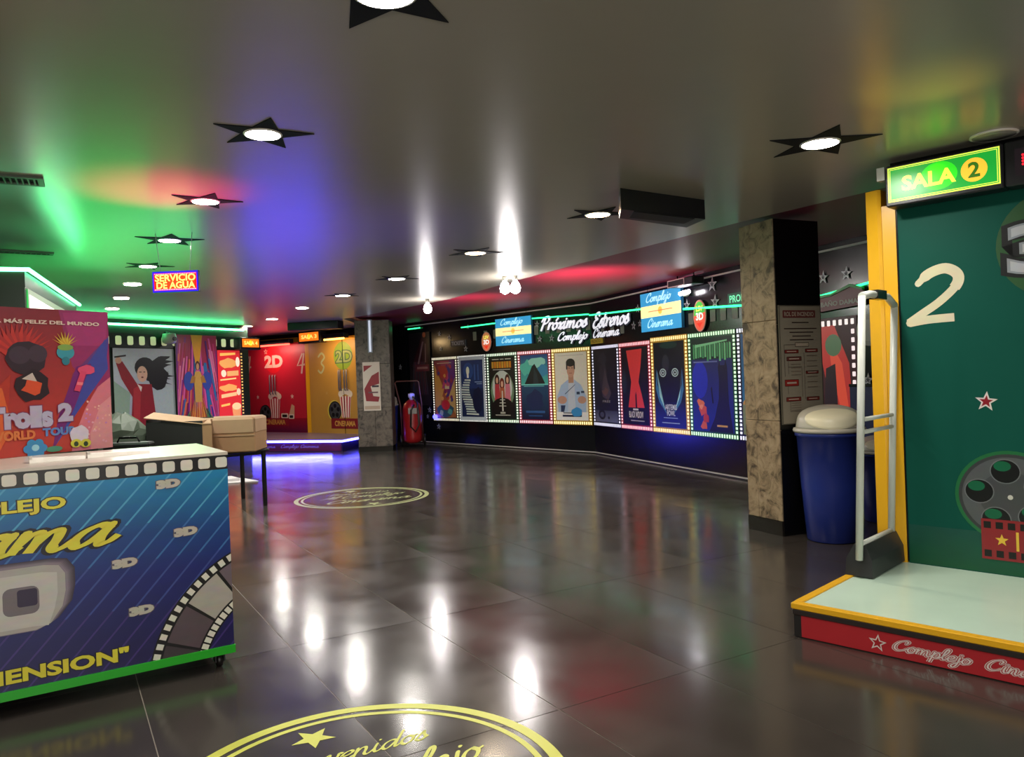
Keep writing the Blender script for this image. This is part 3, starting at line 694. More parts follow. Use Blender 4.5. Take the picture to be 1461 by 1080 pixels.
# grey squares imitating a film strip's reflection in the glossy upper wall
m_ = M()
(x, y, _), rz = on(A, C, 0, 0, .006); t = thing('film_strip_reflection', 'grey squares imitating a film strip reflection behind the signs of the left poster wall', 'wall sign', (x, y, 0), rz)
for s in (3.3, 2.95, 2.65, 1.45, 1.15, .85, .6, .35, .12): M().plate(rrect(s1(s), 2.22, s1(s)+.11, 2.40, .01), -.004, 0).build('film_window', mat('reflected_window', '6a6e60', .4), t)
(x, y, _), rz = on(C, D, 0, 0, .006); t = thing('film_strip_reflection', 'grey squares imitating a film strip reflection between right striped sign and pillar', 'wall sign', (x, y, 0), rz)
for s in (.4, .75, 1.1, 3.1, 3.4, 3.62, 3.85, 4.1, 4.35): M().plate(rrect(s, 2.08, s+.12, 2.24, .01), -.004, 0).build('film_window', mat('reflected_window', '6a6e60', .4), t)
# oval badges
def badge(p, q, s, z, rx, rz_, top, bot, label, word):
    (x, y, _), rz = on(p, q, s, 0, .03); t = thing('oval_badge', label, 'sign', (x, y, z), rz)
    M().plate(circ(0, 0, rx, 28, rz_), -.012, 0).build('disc', mat('badge_rim', 'd8a090', .4), t)
    a = Art(-.013); a(bot, circ(0, 0, rx*.9, 28, rz_*.92)); a(top, [c for c in circ(0, 0, rx*.88, 28, rz_*.9) if c[1] > .0])
    put_text(a.m, word[0], -rx*.5, rz_*.3, rx*.5, rz_*.62, a.y, 'e8e060', .03); a.y -= a.dy
    put_text(a.m, word[1], -rx*.55, -rz_*.25, rx*.55, rz_*.18, a.y, 'e8e0d8', .04); a.y -= a.dy
    a('d02818', [(-rx*.5, -rz_*.45), (rx*.5, -rz_*.4), (0, -rz_*.75)])
    a.build('print', t, BACKLIT)
badge(A, C, s1(2.84), 2.17, .15, .20, 'a0683c', 'b8583c', 'orange oval badge left of the left striped sign', ('LSV', '3D'))
badge(C, D, 3.42, 2.18, .15, .22, '3fa83c', 'c84a34', 'green and red oval badge beside the right striped sign', ('LSV', '3D'))
# grey plate and small yellow plate, end plate
def plate_sign(p, q, s, z, w_, h, base, fg, word, label, emitm=PRINT, tilt=0):
    (x, y, _), rz = on(p, q, s, 0, .02); t = thing('name_plate', label, 'sign', (x, y, z), rz)
    M().box(0, w_, -.01, .02, 0, h).build('plate', mat('plate_'+base, base, .4), t)
    m_ = M(); put_text(m_, word, w_*.08, h*.2, w_*.92, h*.8, -.0112, fg, .02); m_.build('letters', emitm, t)
plate_sign(A, C, s1(4.05), 2.13, .5, .13, '22262e', '9aa0b0', 'TICKETS', 'dark plate with grey lettering above the staircase poster')
plate_sign(C, D, .02, 1.96, .42, .09, 'c8b030', '6a5a18', 'PRONTO', 'small yellow plate above the nearly black poster')
plate_sign(C, D, 4.05, 2.26, .5, .15, '1c6a50', '6ae0a8', 'PROMO', 'green plate on the neon at the stone pillar', BACKLIT)
# projector above the wall edge
(x, y, _), rz = on(C, D, 3.05, 0, .10)
t = thing('projector_box', 'black projector with pale frame at the top edge of the poster wall', 'projector', (x, y, 2.60), rz)
M().bevbox(0, .6, -.2, 0, 0, .10, .01).build('body', mat('black_box', '16171c', .4), t)
m_ = M().box(0, .42, -.206, -.2, .0, .012).box(0, .42, -.206, -.2, .088, .1).box(0, .012, -.206, -.2, .012, .088).box(.408, .42, -.206, -.2, .012, .088); m_.build('frame', mat('pale_frame', 'b8bcb4', .4), t)
for x in (.1, .5): M().tube([(x, -.1, .1), (x, -.1, .16)], .01, 6).build('bracket', blackm, t)
(x, y, _), rz = on(C, D, 3.12, 0, .06)  # glowing tube below imitates a lamp's reflection in the glossy wall
t = thing('lamp_reflection', 'glaring white glow imitating a lamp reflection beside the right striped sign', 'lamp', (x, y, 2.48), rz)
M().lathe([(.03, .0), (.055, .02), (.055, .07), (.03, .09)], 18).build('reflection_base', mat('socket', 'c8c4be', .4), t)
M().tube([(-.04, -.06, .04), (.18, -.06, .05)], .028, 10).build('bulb', emis('reflection_glow', 'fff8ff', 30), t)
# dark red banner left of the posters
(x, y, _), rz = on(A, C, s1(5.6), 0, .03)
t = thing('wall_banner', 'tall dark red and black hanging banner left of the poster row', 'banner', (x, y, .85), rz)
M().box(0, .80, -.004, .004, 0, 1.66).build('cloth', mat('banner_cloth', '120e12', .5), t)
a = Art(-.005); a('1c1418', rect(0, 0, .8, 1.66)); a('3a161c', [(.1, .9), (.5, 1.55), (.75, 1.5), (.7, .8)])
for k in range(9): a('5a3038' if k % 2 else '443840', [(.1+k*.07, .25), (.13+k*.07, .25), (.2+k*.05, 1.0), (.16+k*.05, 1.0)])
a('8a6a68', [(.32, .95), (.38, .95), (.58, 1.45), (.52, 1.45)]); a('7a5a5a', [(.6, .98), (.65, .98), (.66, 1.4), (.62, 1.4)]); a('6a2c34', rect(.25, .78, .75, .93)); a('a07068', rect(.3, .83, .7, .88)); a('b86038', circ(.6, 1.6, .06, 14)); a('2a2a38', [(.0, .0), (.3, .0), (.15, .6)])
a.build('print', t)

# ================================================================== FLOOR EMBLEMS
def emblem(cx_, cy_, r, ang, label, near):
    t = thing('floor_emblem', label, 'floor sticker', (cx_, cy_, .0005), ang)
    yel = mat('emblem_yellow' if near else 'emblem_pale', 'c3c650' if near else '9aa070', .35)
    def ring(ra, rb):
        m_ = M(); n = 96
        v = [(ra*math.cos(2*math.pi*k/n), ra*math.sin(2*math.pi*k/n), .0008) for k in range(n)]+[(rb*math.cos(2*math.pi*k/n), rb*math.sin(2*math.pi*k/n), .0008) for k in range(n)]
        return m_.add(v, [(k, (k+1) % n, n+(k+1) % n, n+k) for k in range(n)])
    ring(r, r*.935).build('outer_ring', yel, t); ring(r*.90, r*.865).build('inner_ring', yel, t)
    ph = lambda a, b: (a, b, .0008)
    m_ = M(); script(m_, 'Bienvenidos', -.46*r, .37*r, .46*r, .082*r, 0, None, .22, .5, 0, ph)
    script(m_, 'Al Complejo', -.62*r, .02*r, .62*r, .12*r, 0, None, .26, .5, 0, ph)
    script(m_, 'Cinerama', -.6*r, -.42*r, .62*r, .14*r, 0, None, .28, .5, 0, ph); m_.build('lettering', yel, t)
    m_ = M()
    for sx, sy, q in ((-.08, .70, .125), (.05, -.72, .125)): m_.add([(p_[0], p_[1], .0008) for p_ in star(sx*r, sy*r, q*r, -.5)], [tuple(range(10))])
    m_.build('star', yel, t)
emblem(-.576, 2.735, .745, math.radians(27), 'large yellow double ring floor sticker with script, cut by the lower edge', True)
emblem(-1.93, 9.75, .83, math.radians(20), 'smaller pale yellow floor sticker in front of the blue lit step', False)
# one bit of paper on the floor in front of the step
t = thing('paper_sheet', 'white paper lying on the floor beside the black table legs', 'paper', (-4.55, 11.9, .0), .4)
M().prism([(-.3, -.35), (.55, -.42), (.38, .1), (.1, .38), (-.35, .3)], .001, .012).build('sheet', mat('white_paper', 'c8c4c4', .6), t)
M().prism([(-.1, -.25), (.3, -.2), (.2, .2), (-.05, .15)], .012, .05).build('folded_flap', mat('white_paper', 'c8c4c4', .6), t)

# ================================================================== RIGHT: HALL TWO FRONT
Q = (1.46, 4.16); E1 = (.705, -.709); E2 = (.709, .705); ra = math.atan2(E1[1], E1[0])
def QW(a, b): return (Q[0]+E1[0]*a+E2[0]*b, Q[1]+E1[1]*a+E2[1]*b)
PH = .175
yellow = mat('yellow_paint', 'dba41a', .35, var=.06); teal = mat('teal_paint', '0a4a3e', .55, var=.08, scale=3, spec=.12)
t = thing('entrance_platform', 'low platform with pale green top, yellow edge and red script front', 'platform', (Q[0], Q[1], 0), ra)
M().box(0, 3.4, .012, 1.9, 0, PH-.03).build('body', mat('platform_black', '1a1716', .5), t)
M().box(.04, 3.4, 0, .012, .005, .118).build('red_front_panel', mat('red_panel', 'a3242a', .35, var=.08), t)
M().box(0, .04, 0, .012, .003, .118).build('black_corner', mat('platform_black', '1a1716', .5), t)
M().bevbox(-.005, 3.4, -.01, .02, .120, .150, .004).build('black_nosing', mat('nosing', '2c2624', .3), t)
M().box(.035, 3.4, .035, 1.9, PH-.03, PH).build('top_sheet', mat('pale_green_top', 'bcd4c2', .22, var=.12, scale=2.5), t)
M().bevbox(-.01, 3.4, -.012, .035, PH-.025, PH+.008, .004).build('front_edge_strip', yellow, t)
M().bevbox(-.012, .035, .035, 1.25, PH-.025, PH+.008, .004).build('side_edge_strip', yellow, t)
a = Art(-.001); 
wl = 'd8cfc8'
for k in range(3):
    x0 = .40+k*1.25
    a(wl, star(x0+.03, .058, .045, .1)); a('a3242a', star(x0+.03, .058, .030, .1))
    for wd_, c in ((.66, wl), (.46, 'a3242a'), (.22, wl)):
        script(a.m, 'Complejo', x0+.10, .043, x0+.44, .026, a.y, c, wd_); script(a.m, 'Cinerama', x0+.50, .043, x0+.86, .026, a.y, c, wd_); a.y -= a.dy
a.build('script_print', t)
# teal wall
tb = 1.25; ox, oy = QW(0, tb)
t = thing('hall_front_panel', 'teal hall front painted with a white numeral two and film reel', 'door panel', (ox, oy, 0), ra)
M().box(.172, 3.2, 0, .08, PH, 2.42).build('panel', teal, t)
M().box(.168, .176, -.004, .0, PH+.01, 2.42).build('black_edge', blackm, t)
a = Art(-.001)
a(['0a5030', '0a5030', '0a4a40', '0a4a40'], rect(.18, PH+.005, 3.2, .42))  # green glow along the panel's foot put into the colour
a('27522c', circ(1.02, 2.08, .31, 40))
def S(px, py): return (.214+.00409*(px-1295)+.0000*(py-462), 1.683+.0041*(462-py)-.00012*(px-1295))
st = catmull([S(1312, 402), S(1328, 388), S(1350, 382), S(1366, 392), S(1364, 408), S(1342, 430), S(1316, 448), S(1297, 461)], 6)
line2(a.m, st[4:26], .062, a.y, 'd8d0b0'); line2(a.m, st[:9], .04, a.y, 'd8d0b0'); line2(a.m, st[20:], .048, a.y, 'd8d0b0'); line2(a.m, catmull([S(1299, 461), S(1325, 457), S(1360, 455)]), .05, a.y, 'd8d0b0'); a.y -= a.dy
# grey 3D mark on the green disc
for off_, c in ((.11, '141618'), (.05, '8c9298'), (.02, 'b4b8bc')):
    put_text(a.m, '3D', .78, 1.93, 1.42, 2.20, a.y, c, off_, ref=.02); a.y -= a.dy
a('d8d0cc', star(.633, 1.193, .062, .1)); a('8c1c28', star(.633, 1.193, .038, .1))
# film reel print
rx_, rz_ = .74, .635; RR = .27
a('1f6a3c', circ(rx_, rz_, RR+.02, 48, RR*.93+.02)); a('3a3c3e', circ(rx_, rz_, RR, 48, RR*.93)); a('55585a', circ(rx_, rz_, RR*.93, 48, RR*.86)); a('46494b', circ(rx_, rz_, RR*.6, 40, RR*.55))
for k in range(5):
    an = math.radians(90+8+72*k); hx, hz = rx_+RR*.6*math.cos(an), rz_+RR*.56*math.sin(an)
    a('6a6e70', circ(hx, hz, .079, 24, .073)); a('101214', circ(hx, hz, .073, 24, .067)); a('0f6040', circ(hx-.014, hz+.03, .045, 18, .03))
a('c8c8c0', circ(rx_+.0, rz_, .014, 12))
# popcorn bucket and glasses beyond, film banner
a('d8d4c8', [(.98, .45), (1.24, .45), (1.30, .85), (.92, .85)])
for k in range(4): a('b02c30', [(1.0+k*.07, .45), (1.03+k*.07, .45), (1.02+k*.085, .85), (.97+k*.085, .85)])
for k in range(9): a('e0d8b0', circ(.92+k*.048, .88+.05*math.sin(k*1.1), .05, 12))
a('8c2328', rect(.585, .262, 1.45, .50))
for k in range(14):
    a.m.flat(rect(.598+k*.062, .445, .636+k*.062, .485), a.y, '141010'); a.m.flat(rect(.598+k*.062, .277, .636+k*.062, .317), a.y, '141010')
a.y -= a.dy
a('e0b83c', star(.69, .38, .036, 0)); a('e0b83c', rect(.762, .325, .776, .435)); put_text(a.m, 'CINERAMA', .81, .33, 1.38, .43, a.y, 'e0b83c', .03)
a.build('painted_print', t)
# yellow folded column
t = thing('yellow_column', 'yellow folded metal column at the left edge of the teal front', 'column', (ox, oy, PH), ra)
M().prism([(.085, -.012), (.165, -.004), (.165, .10), (.085, .10)], 0, 2.42-PH+.02).build('right_fold', yellow, t)
M().prism([(-.014, .0), (.062, -.022), (.082, -.008), (.082, .10), (-.014, .10)], 0, 2.55-PH).build('left_fold', yellow, t)
M().box(-.008, -.002, .09, .10, 2.2, 2.36).build('edge_clip', mat('pale_frame', 'b8bcb4', .4), t)
# header with lit sign
t = thing('lit_hall_sign', 'green backlit hall sign with yellow border and orange numeral disc', 'sign', QW(0, 1.08)+(2.40,), ra)
M().bevbox(.168, .80, 0, .14, .0, .25, .008).build('sign_box', mat('black_box', '16171c', .4), t)
a = Art(-.001); g = '1f9a34'
a('c8d848', rect(.185, .025, .785, .235)); a('1c8a34', rect(.192, .032, .778, .228)); a('c8d848', rect(.197, .037, .773, .223))
a([ '168a2c', '168a2c', '168a2c', '168a2c'], rect(.201, .041, .769, .219)); a('28c01c', circ(.47, .135, .10, 24, .082)); a('38e018', circ(.46, .145, .06, 24, .06))
put_text(a.m, 'SALA', .27, .085, .555, .168, a.y, 'd8d840', .035); a.y -= a.dy
a('e0a830', circ(.655, .13, .068, 30)); put_text(a.m, '2', .628, .09, .682, .172, a.y, '2c5c14', .03)
a.build('sign_face', t, BACKLIT2)
M().box(.12, .165, .0, .06, .17, .25).build('bracket', mat('pale_frame', 'b8bcb4', .4), t)
t = thing('led_display', 'black LED display box with red digits right of the green sign', 'display', QW(.805, 1.08)+(2.40,), ra)
M().bevbox(.0, 2.2, .0, .14, .0, .25, .008).build('housing', mat('black_box', '16171c', .4), t)
a = Art(-.001); a('120c10', rect(.05, .05, 1.3, .2))
for k in range(20): a.m.flat(circ(.09+(k % 5)*.014, .11+(k//5)*.017, .007, 8), a.y, 'ff2030')
put_text(a.m, '0-2D', .14, .09, .5, .17, a.y, 'ff2030', .02); a.build('red_digits', t, LEDM)
struct('trim_header', M().prism([QW(.15, 1.23), QW(3.2, 1.23), QW(3.2, 1.33), QW(.15, 1.33)], 2.42, CZ), blackm)
# white security gate
gx = .075
t = thing('security_gate', 'white loop security antenna on black foot at the platform edge', 'security gate', QW(gx, .70)+(PH+.009,), ra)
wt = mat('white_plastic', 'c4c8c0', .3)
def bar(n_, *pts, r=.02): return M().tube([(p[0]+p[2]*.045, p[1], p[2]) for p in pts], r, 10).build(n_, wt, t)
bar('near_post', (0, 0, .10), (0, 0, 1.655), r=.021); bar('far_post', (0, .52, .10), (0, .52, 1.62), r=.021)
bar('top_bar', (0, .0, 1.655), (0, .12, 1.672), (0, .40, 1.668), (0, .52, 1.62), r=.023)
M().box(.048, .102, .18, .32, 1.645, 1.70).build('black_cap', blackm, t)
bar('middle_bar', (0, 0, .93), (0, .52, .93), r=.013); bar('middle_bar', (0, 0, .855), (0, .52, .855), r=.013); bar('lower_bar', (0, 0, .19), (0, .52, .19), r=.016)
m_ = M(); L0 = [(-.085, .01), (.075, .01), (.075, .62), (-.085, .62)]; L1 = [(-.08, .02), (.07, .02), (.07, .60), (-.08, .60)]; L2 = [(-.035, .03), (.03, .03), (.03, .54), (-.035, .54)]
v = [(x, y, 0) for x, y in L0]+[(x, y, .10) for x, y in L1]+[(x, y, .185) for x, y in L2]
m_.add(v, [(3, 2, 1, 0), (8, 9, 10, 11)]+[(k*4+i, k*4+(i+1) % 4, (k+1)*4+(i+1) % 4, (k+1)*4+i) for k in (0, 1) for i in range(4)]); m_.build('foot', mat('charcoal_plastic', '26282a', .45), t)

# ================================================================== BINS
def bin_(x, y, rz, label, s=1.0, zs=1.0):
    t = thing('swing_bin', label, 'trash bin', (x, y, 0), rz, 'blue swing lid bins'); t.scale = (.93, .93, zs)
    M().lathe([(.20*s, 0), (.215*s, .01), (.25*s, .45), (.275*s, .86), (.29*s, .865), (.29*s, .90)], 40).build('body', mat('bin_blue', '20307e', .35, var=.1, scale=3), t)
    prof = [(.30, .895), (.305, .91), (.30, .925), (.28, .93)]
    M().lathe([(r*s, z) for r, z in prof], 40).build('rim', mat('lid_grey', 'b0aca0', .35), t)
    def dome(k=1.0):
        pr = []
        for i in range(13):
            f = i/12; r = .28*(1-.12*f)*(1-f**5)**.5 if f < 1 else 0.001
            pr.append((max(r, .002)*k*s, .93+.228*f*k))
        return pr
    sl_ = lambda q: [((x_), y_, z_-(max(0, z_-.93)/.215)**1.5*(.11*(.5-.5*(y_*.8+x_*.35)/(.28*s)))) for x_, y_, z_ in q]
    q = M().lathe(dome(), 40); q.v = sl_(q.v); q.build('hood', mat('lid_grey', 'b0aca0', .35), t)
    P_ = dome(1.02)
    def Rz(z):
        for (ra_, za), (rb, zb) in zip(P_, P_[1:]):
            if za <= z <= zb: return ra_+(rb-ra_)*(z-za)/(zb-za+1e-9)
        return 0
    n = Vector((-.18, -.80, .50)).normalized(); tx_ = n.cross(Vector((0, 0, 1))).normalized(); ty_ = tx_.cross(n).normalized(); vs = []
    for j in range(11):
        for k in range(40):
            an = 2*math.pi*k/40; rho = j/10; d = (n+tx_*math.cos(an)*rho*1.25+ty_*math.sin(an)*rho*(.62 if math.sin(an) < 0 else .95)).normalized()
            lo, hi = 0, .6
            for _ in range(22):
                mid = (lo+hi)/2; p = d*mid
                if p.z < .22*1.02 and math.hypot(p.x, p.y) < Rz(.93+max(0, p.z)): lo = mid
                else: hi = mid
            p = d*lo*(1.012 if j < 10 else .99); vs.append((p.x, p.y, .93+p.z))
    q = M(); q.add(vs, [(j*40+k, j*40+(k+1) % 40, (j+1)*40+(k+1) % 40, (j+1)*40+k) for j in range(10) for k in range(40)], smooth=True)
    q.v = sl_(q.v); q.build('flap', mat('lid_cream', 'ded8bc', .35), t)
bin_(2.60, 6.42, 0, 'large blue bin with cream swing lid between pillar and white gate')
bin_(3.38, 7.10, 0, 'second blue bin mostly hidden behind the yellow column', .95, .70)
bin_(-2.72, 17.1, 0, 'dark blue bin in shadow right behind the far pillar', .72)
# blue drum seen behind the gate
# ================================================================== BEHIND PILLAR
(x, y, _), rz = on((2.26, 6.6), (2.64, 6.74), 0, 0, .0)
x, y = P1[0]+pd[1]*-.0, P1[1]; rz = math.atan2(pn[1], pn[0]); fx = (P1[0]-(-pd[0])*.008, P1[1]+pd[1]*.008)
t = thing('notice_board', 'grey notice board with red headings on the black side of the pillar', 'notice board', (fx[0], fx[1], .955), rz)
M().box(.015, .475, -.012, -.001, 0, 1.0).build('board', mat('board_grey', '8c8474', .3), t)
m_ = M().box(.01, .48, -.016, -.0, -.008, 0).box(.01, .48, -.016, -.0, 1.0, 1.008).box(.008, .015, -.016, 0, -.008, 1.008).box(.475, .482, -.016, 0, -.008, 1.008); m_.build('frame', mat('board_frame', '4c463c', .4), t)
a = Art(-.0125); dk = '3a2826'; rdk = '7a2c28'
def bx(x0, z0, x1, z1, c=rdk):
    a(dk, rrect(x0-.004, z0-.004, x1+.004, z1+.004, .006)); a(c, rrect(x0, z0, x1, z1, .005))
    a('b8a898', rect(x0+(x1-x0)*.15, z0+(z1-z0)*.35, x0+(x1-x0)*.85, z0+(z1-z0)*.65))
a('6a3230', rrect(.05, .90, .42, .965, .008)); put_text(a.m, 'ROL DE INCENDIO', .07, .915, .40, .95, a.y, 'a89c8c', .03); a.y -= a.dy
for k, (x0, x1) in enumerate(((.15, .34), (.06, .43), (.12, .39), (.15, .36), (.12, .39))): a(dk, rect(x0, .855-k*.032-(.02 if k else 0), x1, .864-k*.032-(.02 if k else 0)))
bx(.18, .655, .33, .685, 'a89c88'); bx(.06, .60, .21, .625); bx(.08, .535, .24, .565, '6a3a34'); bx(.29, .605, .43, .63); bx(.05, .32, .20, .37, '9a2c28'); bx(.06, .19, .22, .22); bx(.29, .42, .43, .44); bx(.29, .19, .43, .215)
for (x0, z0, x1, z1) in ((.05, .40, .054, .67), (.05, .668, .18, .672), (.27, .2, .273, .6), (.24, .22, .243, .48), (.09, .478, .243, .481), (.09, .42, .093, .53), (.08, .25, .083, .32), (.10, .10, .103, .19), (.10, .10, .24, .103)): a(dk, rect(x0, z0, x1, z1))
for k in range(7): a('6a5c50', rect(.30, .57-k*.045, .42, .575-k*.045))
for k in range(4): a('6a5c50', rect(.12, .50-k*.03, .23, .504-k*.03)); a('6a5c50', rect(.11, .17-k*.02, .22, .173-k*.02))
a.build('board_print', t)
(x, y, _), rz = on(C, D, 5.62, 0, .03)
t = thing('restroom_board', 'red curved board reading ladies restroom with neon above', 'sign', (x, y, 2.02), rz)
M().plate([(0, 0), (.72, .03), (.72, .19), (.55, .24), (.28, .17), (0, .16)], -.02, 0).build('board', mat('sign_red', '7a3230', .4), t)
m_ = M().plate([(0, .15), (.28, .16), (.55, .23), (.72, .18), (.72, .205), (.55, .26), (.28, .185), (0, .18)], -.035, 0); m_.build('top_ledge', mat('green_ledge', '3fae4c', .4), t)
m_ = M(); put_text(m_, 'BAÑO DAMAS', .12, .055, .68, .115, -.022, 'b0a890', .03); m_.build('letters', PRINT, t)
(x, y, _), rz = on(C, D, 5.60, 0, .02)
t = thing('film_poster', 'dark red poster with white sprocket squares under the restroom board', 'poster', (x, y, .45), rz)
M().box(0, .62, -.012, 0, 0, 1.50).build('sheet', mat('poster_red', '4c1418', .4), t)
a = Art(-.013); a('8a2420', [(.02, 1.4), (.3, 1.42), (.5, 1.0), (.54, .3), (.3, .2)]); a('a83a28', [(.2, 1.3), (.4, 1.0), (.5, .35), (.42, .3), (.25, .9)]); a('1c1214', [(.12, .5), (.32, .55), (.3, 1.0), (.16, .95)]); a('3c5038', circ(.28, 1.2, .12, 16)); a('6a3a5a', rect(.02, .05, .5, .3)); a('b8a8a8', [(.0, 1.35), (.03, 1.35), (.1, .3), (.04, .3)])
for k in range(7): a.m.flat(rrect(.03+k*.085, 1.41, .075+k*.085, 1.47, .008), a.y, 'e8dcd8')
for k in range(15): a.m.flat(rrect(.54, 1.31-k*.09, .585, 1.36-k*.09, .008), a.y, 'e8d4d4')
a.build('print', t, BACKLIT)
(x, y, _), rz = on(C, D, 6.38, 0, .02)
t = thing('round_mirror', 'round grey plate on the dark wall behind the yellow column', 'plate', (x, y, 1.78), rz)
M().plate(circ(0, 0, .16, 28), -.02, 0).build('disc', mat('disc_grey', '8c9088', .3), t); M().plate(circ(0, 0, .11, 28), -.026, -.02).build('raised_centre', mat('disc_grey2', 'a0a49c', .3), t)
(x, y, _), rz = on(C, D, 6.1, 0, .02)
t = thing('wall_cladding', 'dark blue wall panel low behind the white gate', 'panel', (x, y, .45), rz)
M().box(0, .8, -.02, 0, 0, .75).build('panel', mat('blue_panel', '16204c', .4), t); M().box(0, .8, -.03, 0, .75, .78).build('top_rail', blackm, t)

# ================================================================== FAR LEFT: HALL DOORS AND BLUE STEP
G0, G1 = (-7.3, 20.6), (-5.0, 19.1); H0, H1 = (-5.0, 19.0), (-3.3, 17.7)
def reel(a, x, z, r):
    a('1c1e22', circ(x, z, r, 30)); a('3c4046', circ(x, z, r*.85, 30))
    for k in range(5):
        an = math.radians(90+72*k); a('101216', circ(x+r*.52*math.cos(an), z+r*.52*math.sin(an), r*.24, 14))
def popcorn(a, x, z, sc_=1.0):
    a('d8d0c8', [(x-.14*sc_, z), (x+.14*sc_, z), (x+.2*sc_, z+.5*sc_), (x-.2*sc_, z+.5*sc_)])
    for k in range(4): a('a8343c', [(x+(-.115+k*.07)*sc_, z), (x+(-.085+k*.07)*sc_, z), (x+(-.115+k*.1)*sc_, z+.5*sc_), (x+(-.165+k*.1)*sc_, z+.5*sc_)])
    for k in range(8): a('d8d4c0', circ(x+(-.17+k*.05)*sc_, z+(.55+.07*math.sin(k*.45))*sc_, .075*sc_, 12))
def four(a, x, z, k=1.0, col='d0c4ac'):
    line2(a.m, [(x+.06*k, z+.24*k), (x-.12*k, z-.04*k), (x+.15*k, z-.02*k)], .05*k, a.y, col); line2(a.m, [(x+.12*k, z+.24*k), (x+.02*k, z-.24*k)], .055*k, a.y, col); a.y -= a.dy
def three(a, x, z, k=1.0, col='b8c090'):
    line2(a.m, catmull([(x-.1*k, z+.16*k), (x+.02*k, z+.24*k), (x+.12*k, z+.14*k), (x, z+.01*k), (x+.09*k, z-.1*k), (x-.02*k, z-.23*k), (x-.13*k, z-.16*k)]), .05*k, a.y, col); a.y -= a.dy
(x, y, _), rz = on(G0, G1, 0, 0, 0)
t = thing('hall_front_panel', 'red far hall front with white numerals four and popcorn print', 'door panel', (x, y, 0), rz)
M().box(.2, 2.73, 0, .08, .24, 2.48).build('panel', mat('door_red', 'ac2034', .4, var=.1, scale=2), t)
a = Art(-.002); a(['5c1440', '5c1440', '96182a', '96182a'], rect(.2, .25, 2.73, .6)); a('d0202c', circ(1.5, 2.08, .34, 36)); a('d8c8b0', star(1.22, 2.30, .08)); a('c03040', star(1.22, 2.30, .05))
put_text(a.m, '2D', 1.18, 1.90, 1.82, 2.18, a.y, 'd8ccb4', .05); a.y -= a.dy
four(a, .48, 1.95); four(a, 2.5, 1.94); a('d8c0b0', star(.85, 1.14, .06), star(2.15, 1.14, .07))
a('c8a888', [(2.0, .65), (2.12, .95), (2.22, .9), (2.2, .6)])
reel(a, 1.12, .72, .22); popcorn(a, 1.5, .60); a('d8d0c0', rrect(1.72, .60, 1.98, .72, .03), rrect(2.0, .58, 2.2, .70, .03)); a('202020', rrect(1.76, .62, 1.94, .69, .02), rrect(2.03, .60, 2.16, .67, .02))
a('8a2030', rect(1.0, .40, 2.0, .60)); put_text(a.m, 'CINERAMA', 1.12, .44, 1.86, .56, a.y, 'c89a4c', .03); a.build('painted_print', t)
for x in (1.38, 1.48, 1.58): M().tube([(x, -.03, 1.2), (x, -.05, 1.24), (x, -.05, 1.66), (x, -.03, 1.70)], .016, 8).build('handle', mat('brushed_steel', '8a8890', .3, metal=.8), t)
M().box(.2, 2.76, -.04, .08, 2.48, 2.60).build('yellow_lintel', yellow, t)
M().box(2.73, 2.95, -.06, .1, .24, 2.60).build('yellow_post', yellow, t)
(x, y, _), rz = on(H0, H1, 0, 0, 0)
t = thing('hall_front_panel', 'ochre far hall front with pale numeral three beside the stone pillar', 'door panel', (x, y, 0), rz)
M().box(.1, 2.3, 0, .08, .24, 2.44).build('panel', mat('door_ochre', 'a8823a', .4, var=.1, scale=2), t)
a = Art(-.002); a('7a9a3c', circ(1.35, 2.07, .33, 36)); 
for o_, c in ((.08, '35554c'), (.02, '8a9a6a')): put_text(a.m, '2D', 1.1, 1.92, 1.65, 2.18, a.y, c, o_); a.y -= a.dy
three(a, .56, 1.92); a('b89a5a', star(.72, 1.2, .05)); a('c8c050', circ(.98, .78, .25, 28)); reel(a, 1.0, .78, .23); popcorn(a, 1.38, .62); a('7a2028', rect(.85, .36, 1.8, .6)); put_text(a.m, 'CINERAMA', .98, .42, 1.7, .54, a.y, 'c89a4c', .03); a.build('painted_print', t)
M().box(1.335, 1.35, -.006, 0, .24, 2.44).build('door_gap', blackm, t)
for x in (1.22, 1.28, 1.42, 1.50): M().tube([(x, -.03, 1.25), (x, -.05, 1.3), (x, -.05, 1.7), (x, -.03, 1.75)], .016, 8).build('handle', mat('brushed_steel', '8a8890', .3, metal=.8), t)
M().box(.1, 2.3, -.04, .08, 2.44, 2.52).build('yellow_lintel', yellow, t)
struct('wall_header_far', M().prism([(-7.3, 20.65), (-5.0, 19.15), (-3.2, 17.8), (-3.1, 18.0), (-5.0, 19.4), (-7.3, 20.9)], 2.5, CZ), blackm)
struct('wall_far_corner', M().prism([(-7.9, 20.9), (-7.3, 20.62), (-7.25, 20.75), (-7.9, 21.1)], 0, CZ), mat('dark_wall', '07080a', .5))
org = emis('orange_sign', 'ff7a14', 3.0)
def osign(p, q, s0, s1_, z0, z1, label, word):
    (x, y, _), rz = on(p, q, s0, 0, .25); w_ = s1_-s0; h = z1-z0
    t = thing('lit_box_sign', label, 'sign', (x, y, z0), rz)
    M().bevbox(-.05, w_+.05, 0, .2, -.05, h+.03, .01).build('sign_box', mat('black_box', '16171c', .4), t)
    a = Art(-.001); a('e8701a', rect(0, 0, w_, h)); a('ffc020', circ(w_*.5, h*.5, h*.33, 20)); put_text(a.m, word, w_*.12, h*.3, w_*.9, h*.72, a.y, 'ffd868', .03); a.build('sign_face', t, BACKLIT2)
osign(LW0, LW1, LWs(2.84), LWs(3.30), 2.24, 2.41, 'small orange lit sign left of the red far hall front', 'SALA 4')
osign(H0, H1, .08, .80, 2.46, 2.66, 'orange lit sign above the yellow post between the far halls', 'SALA 3')
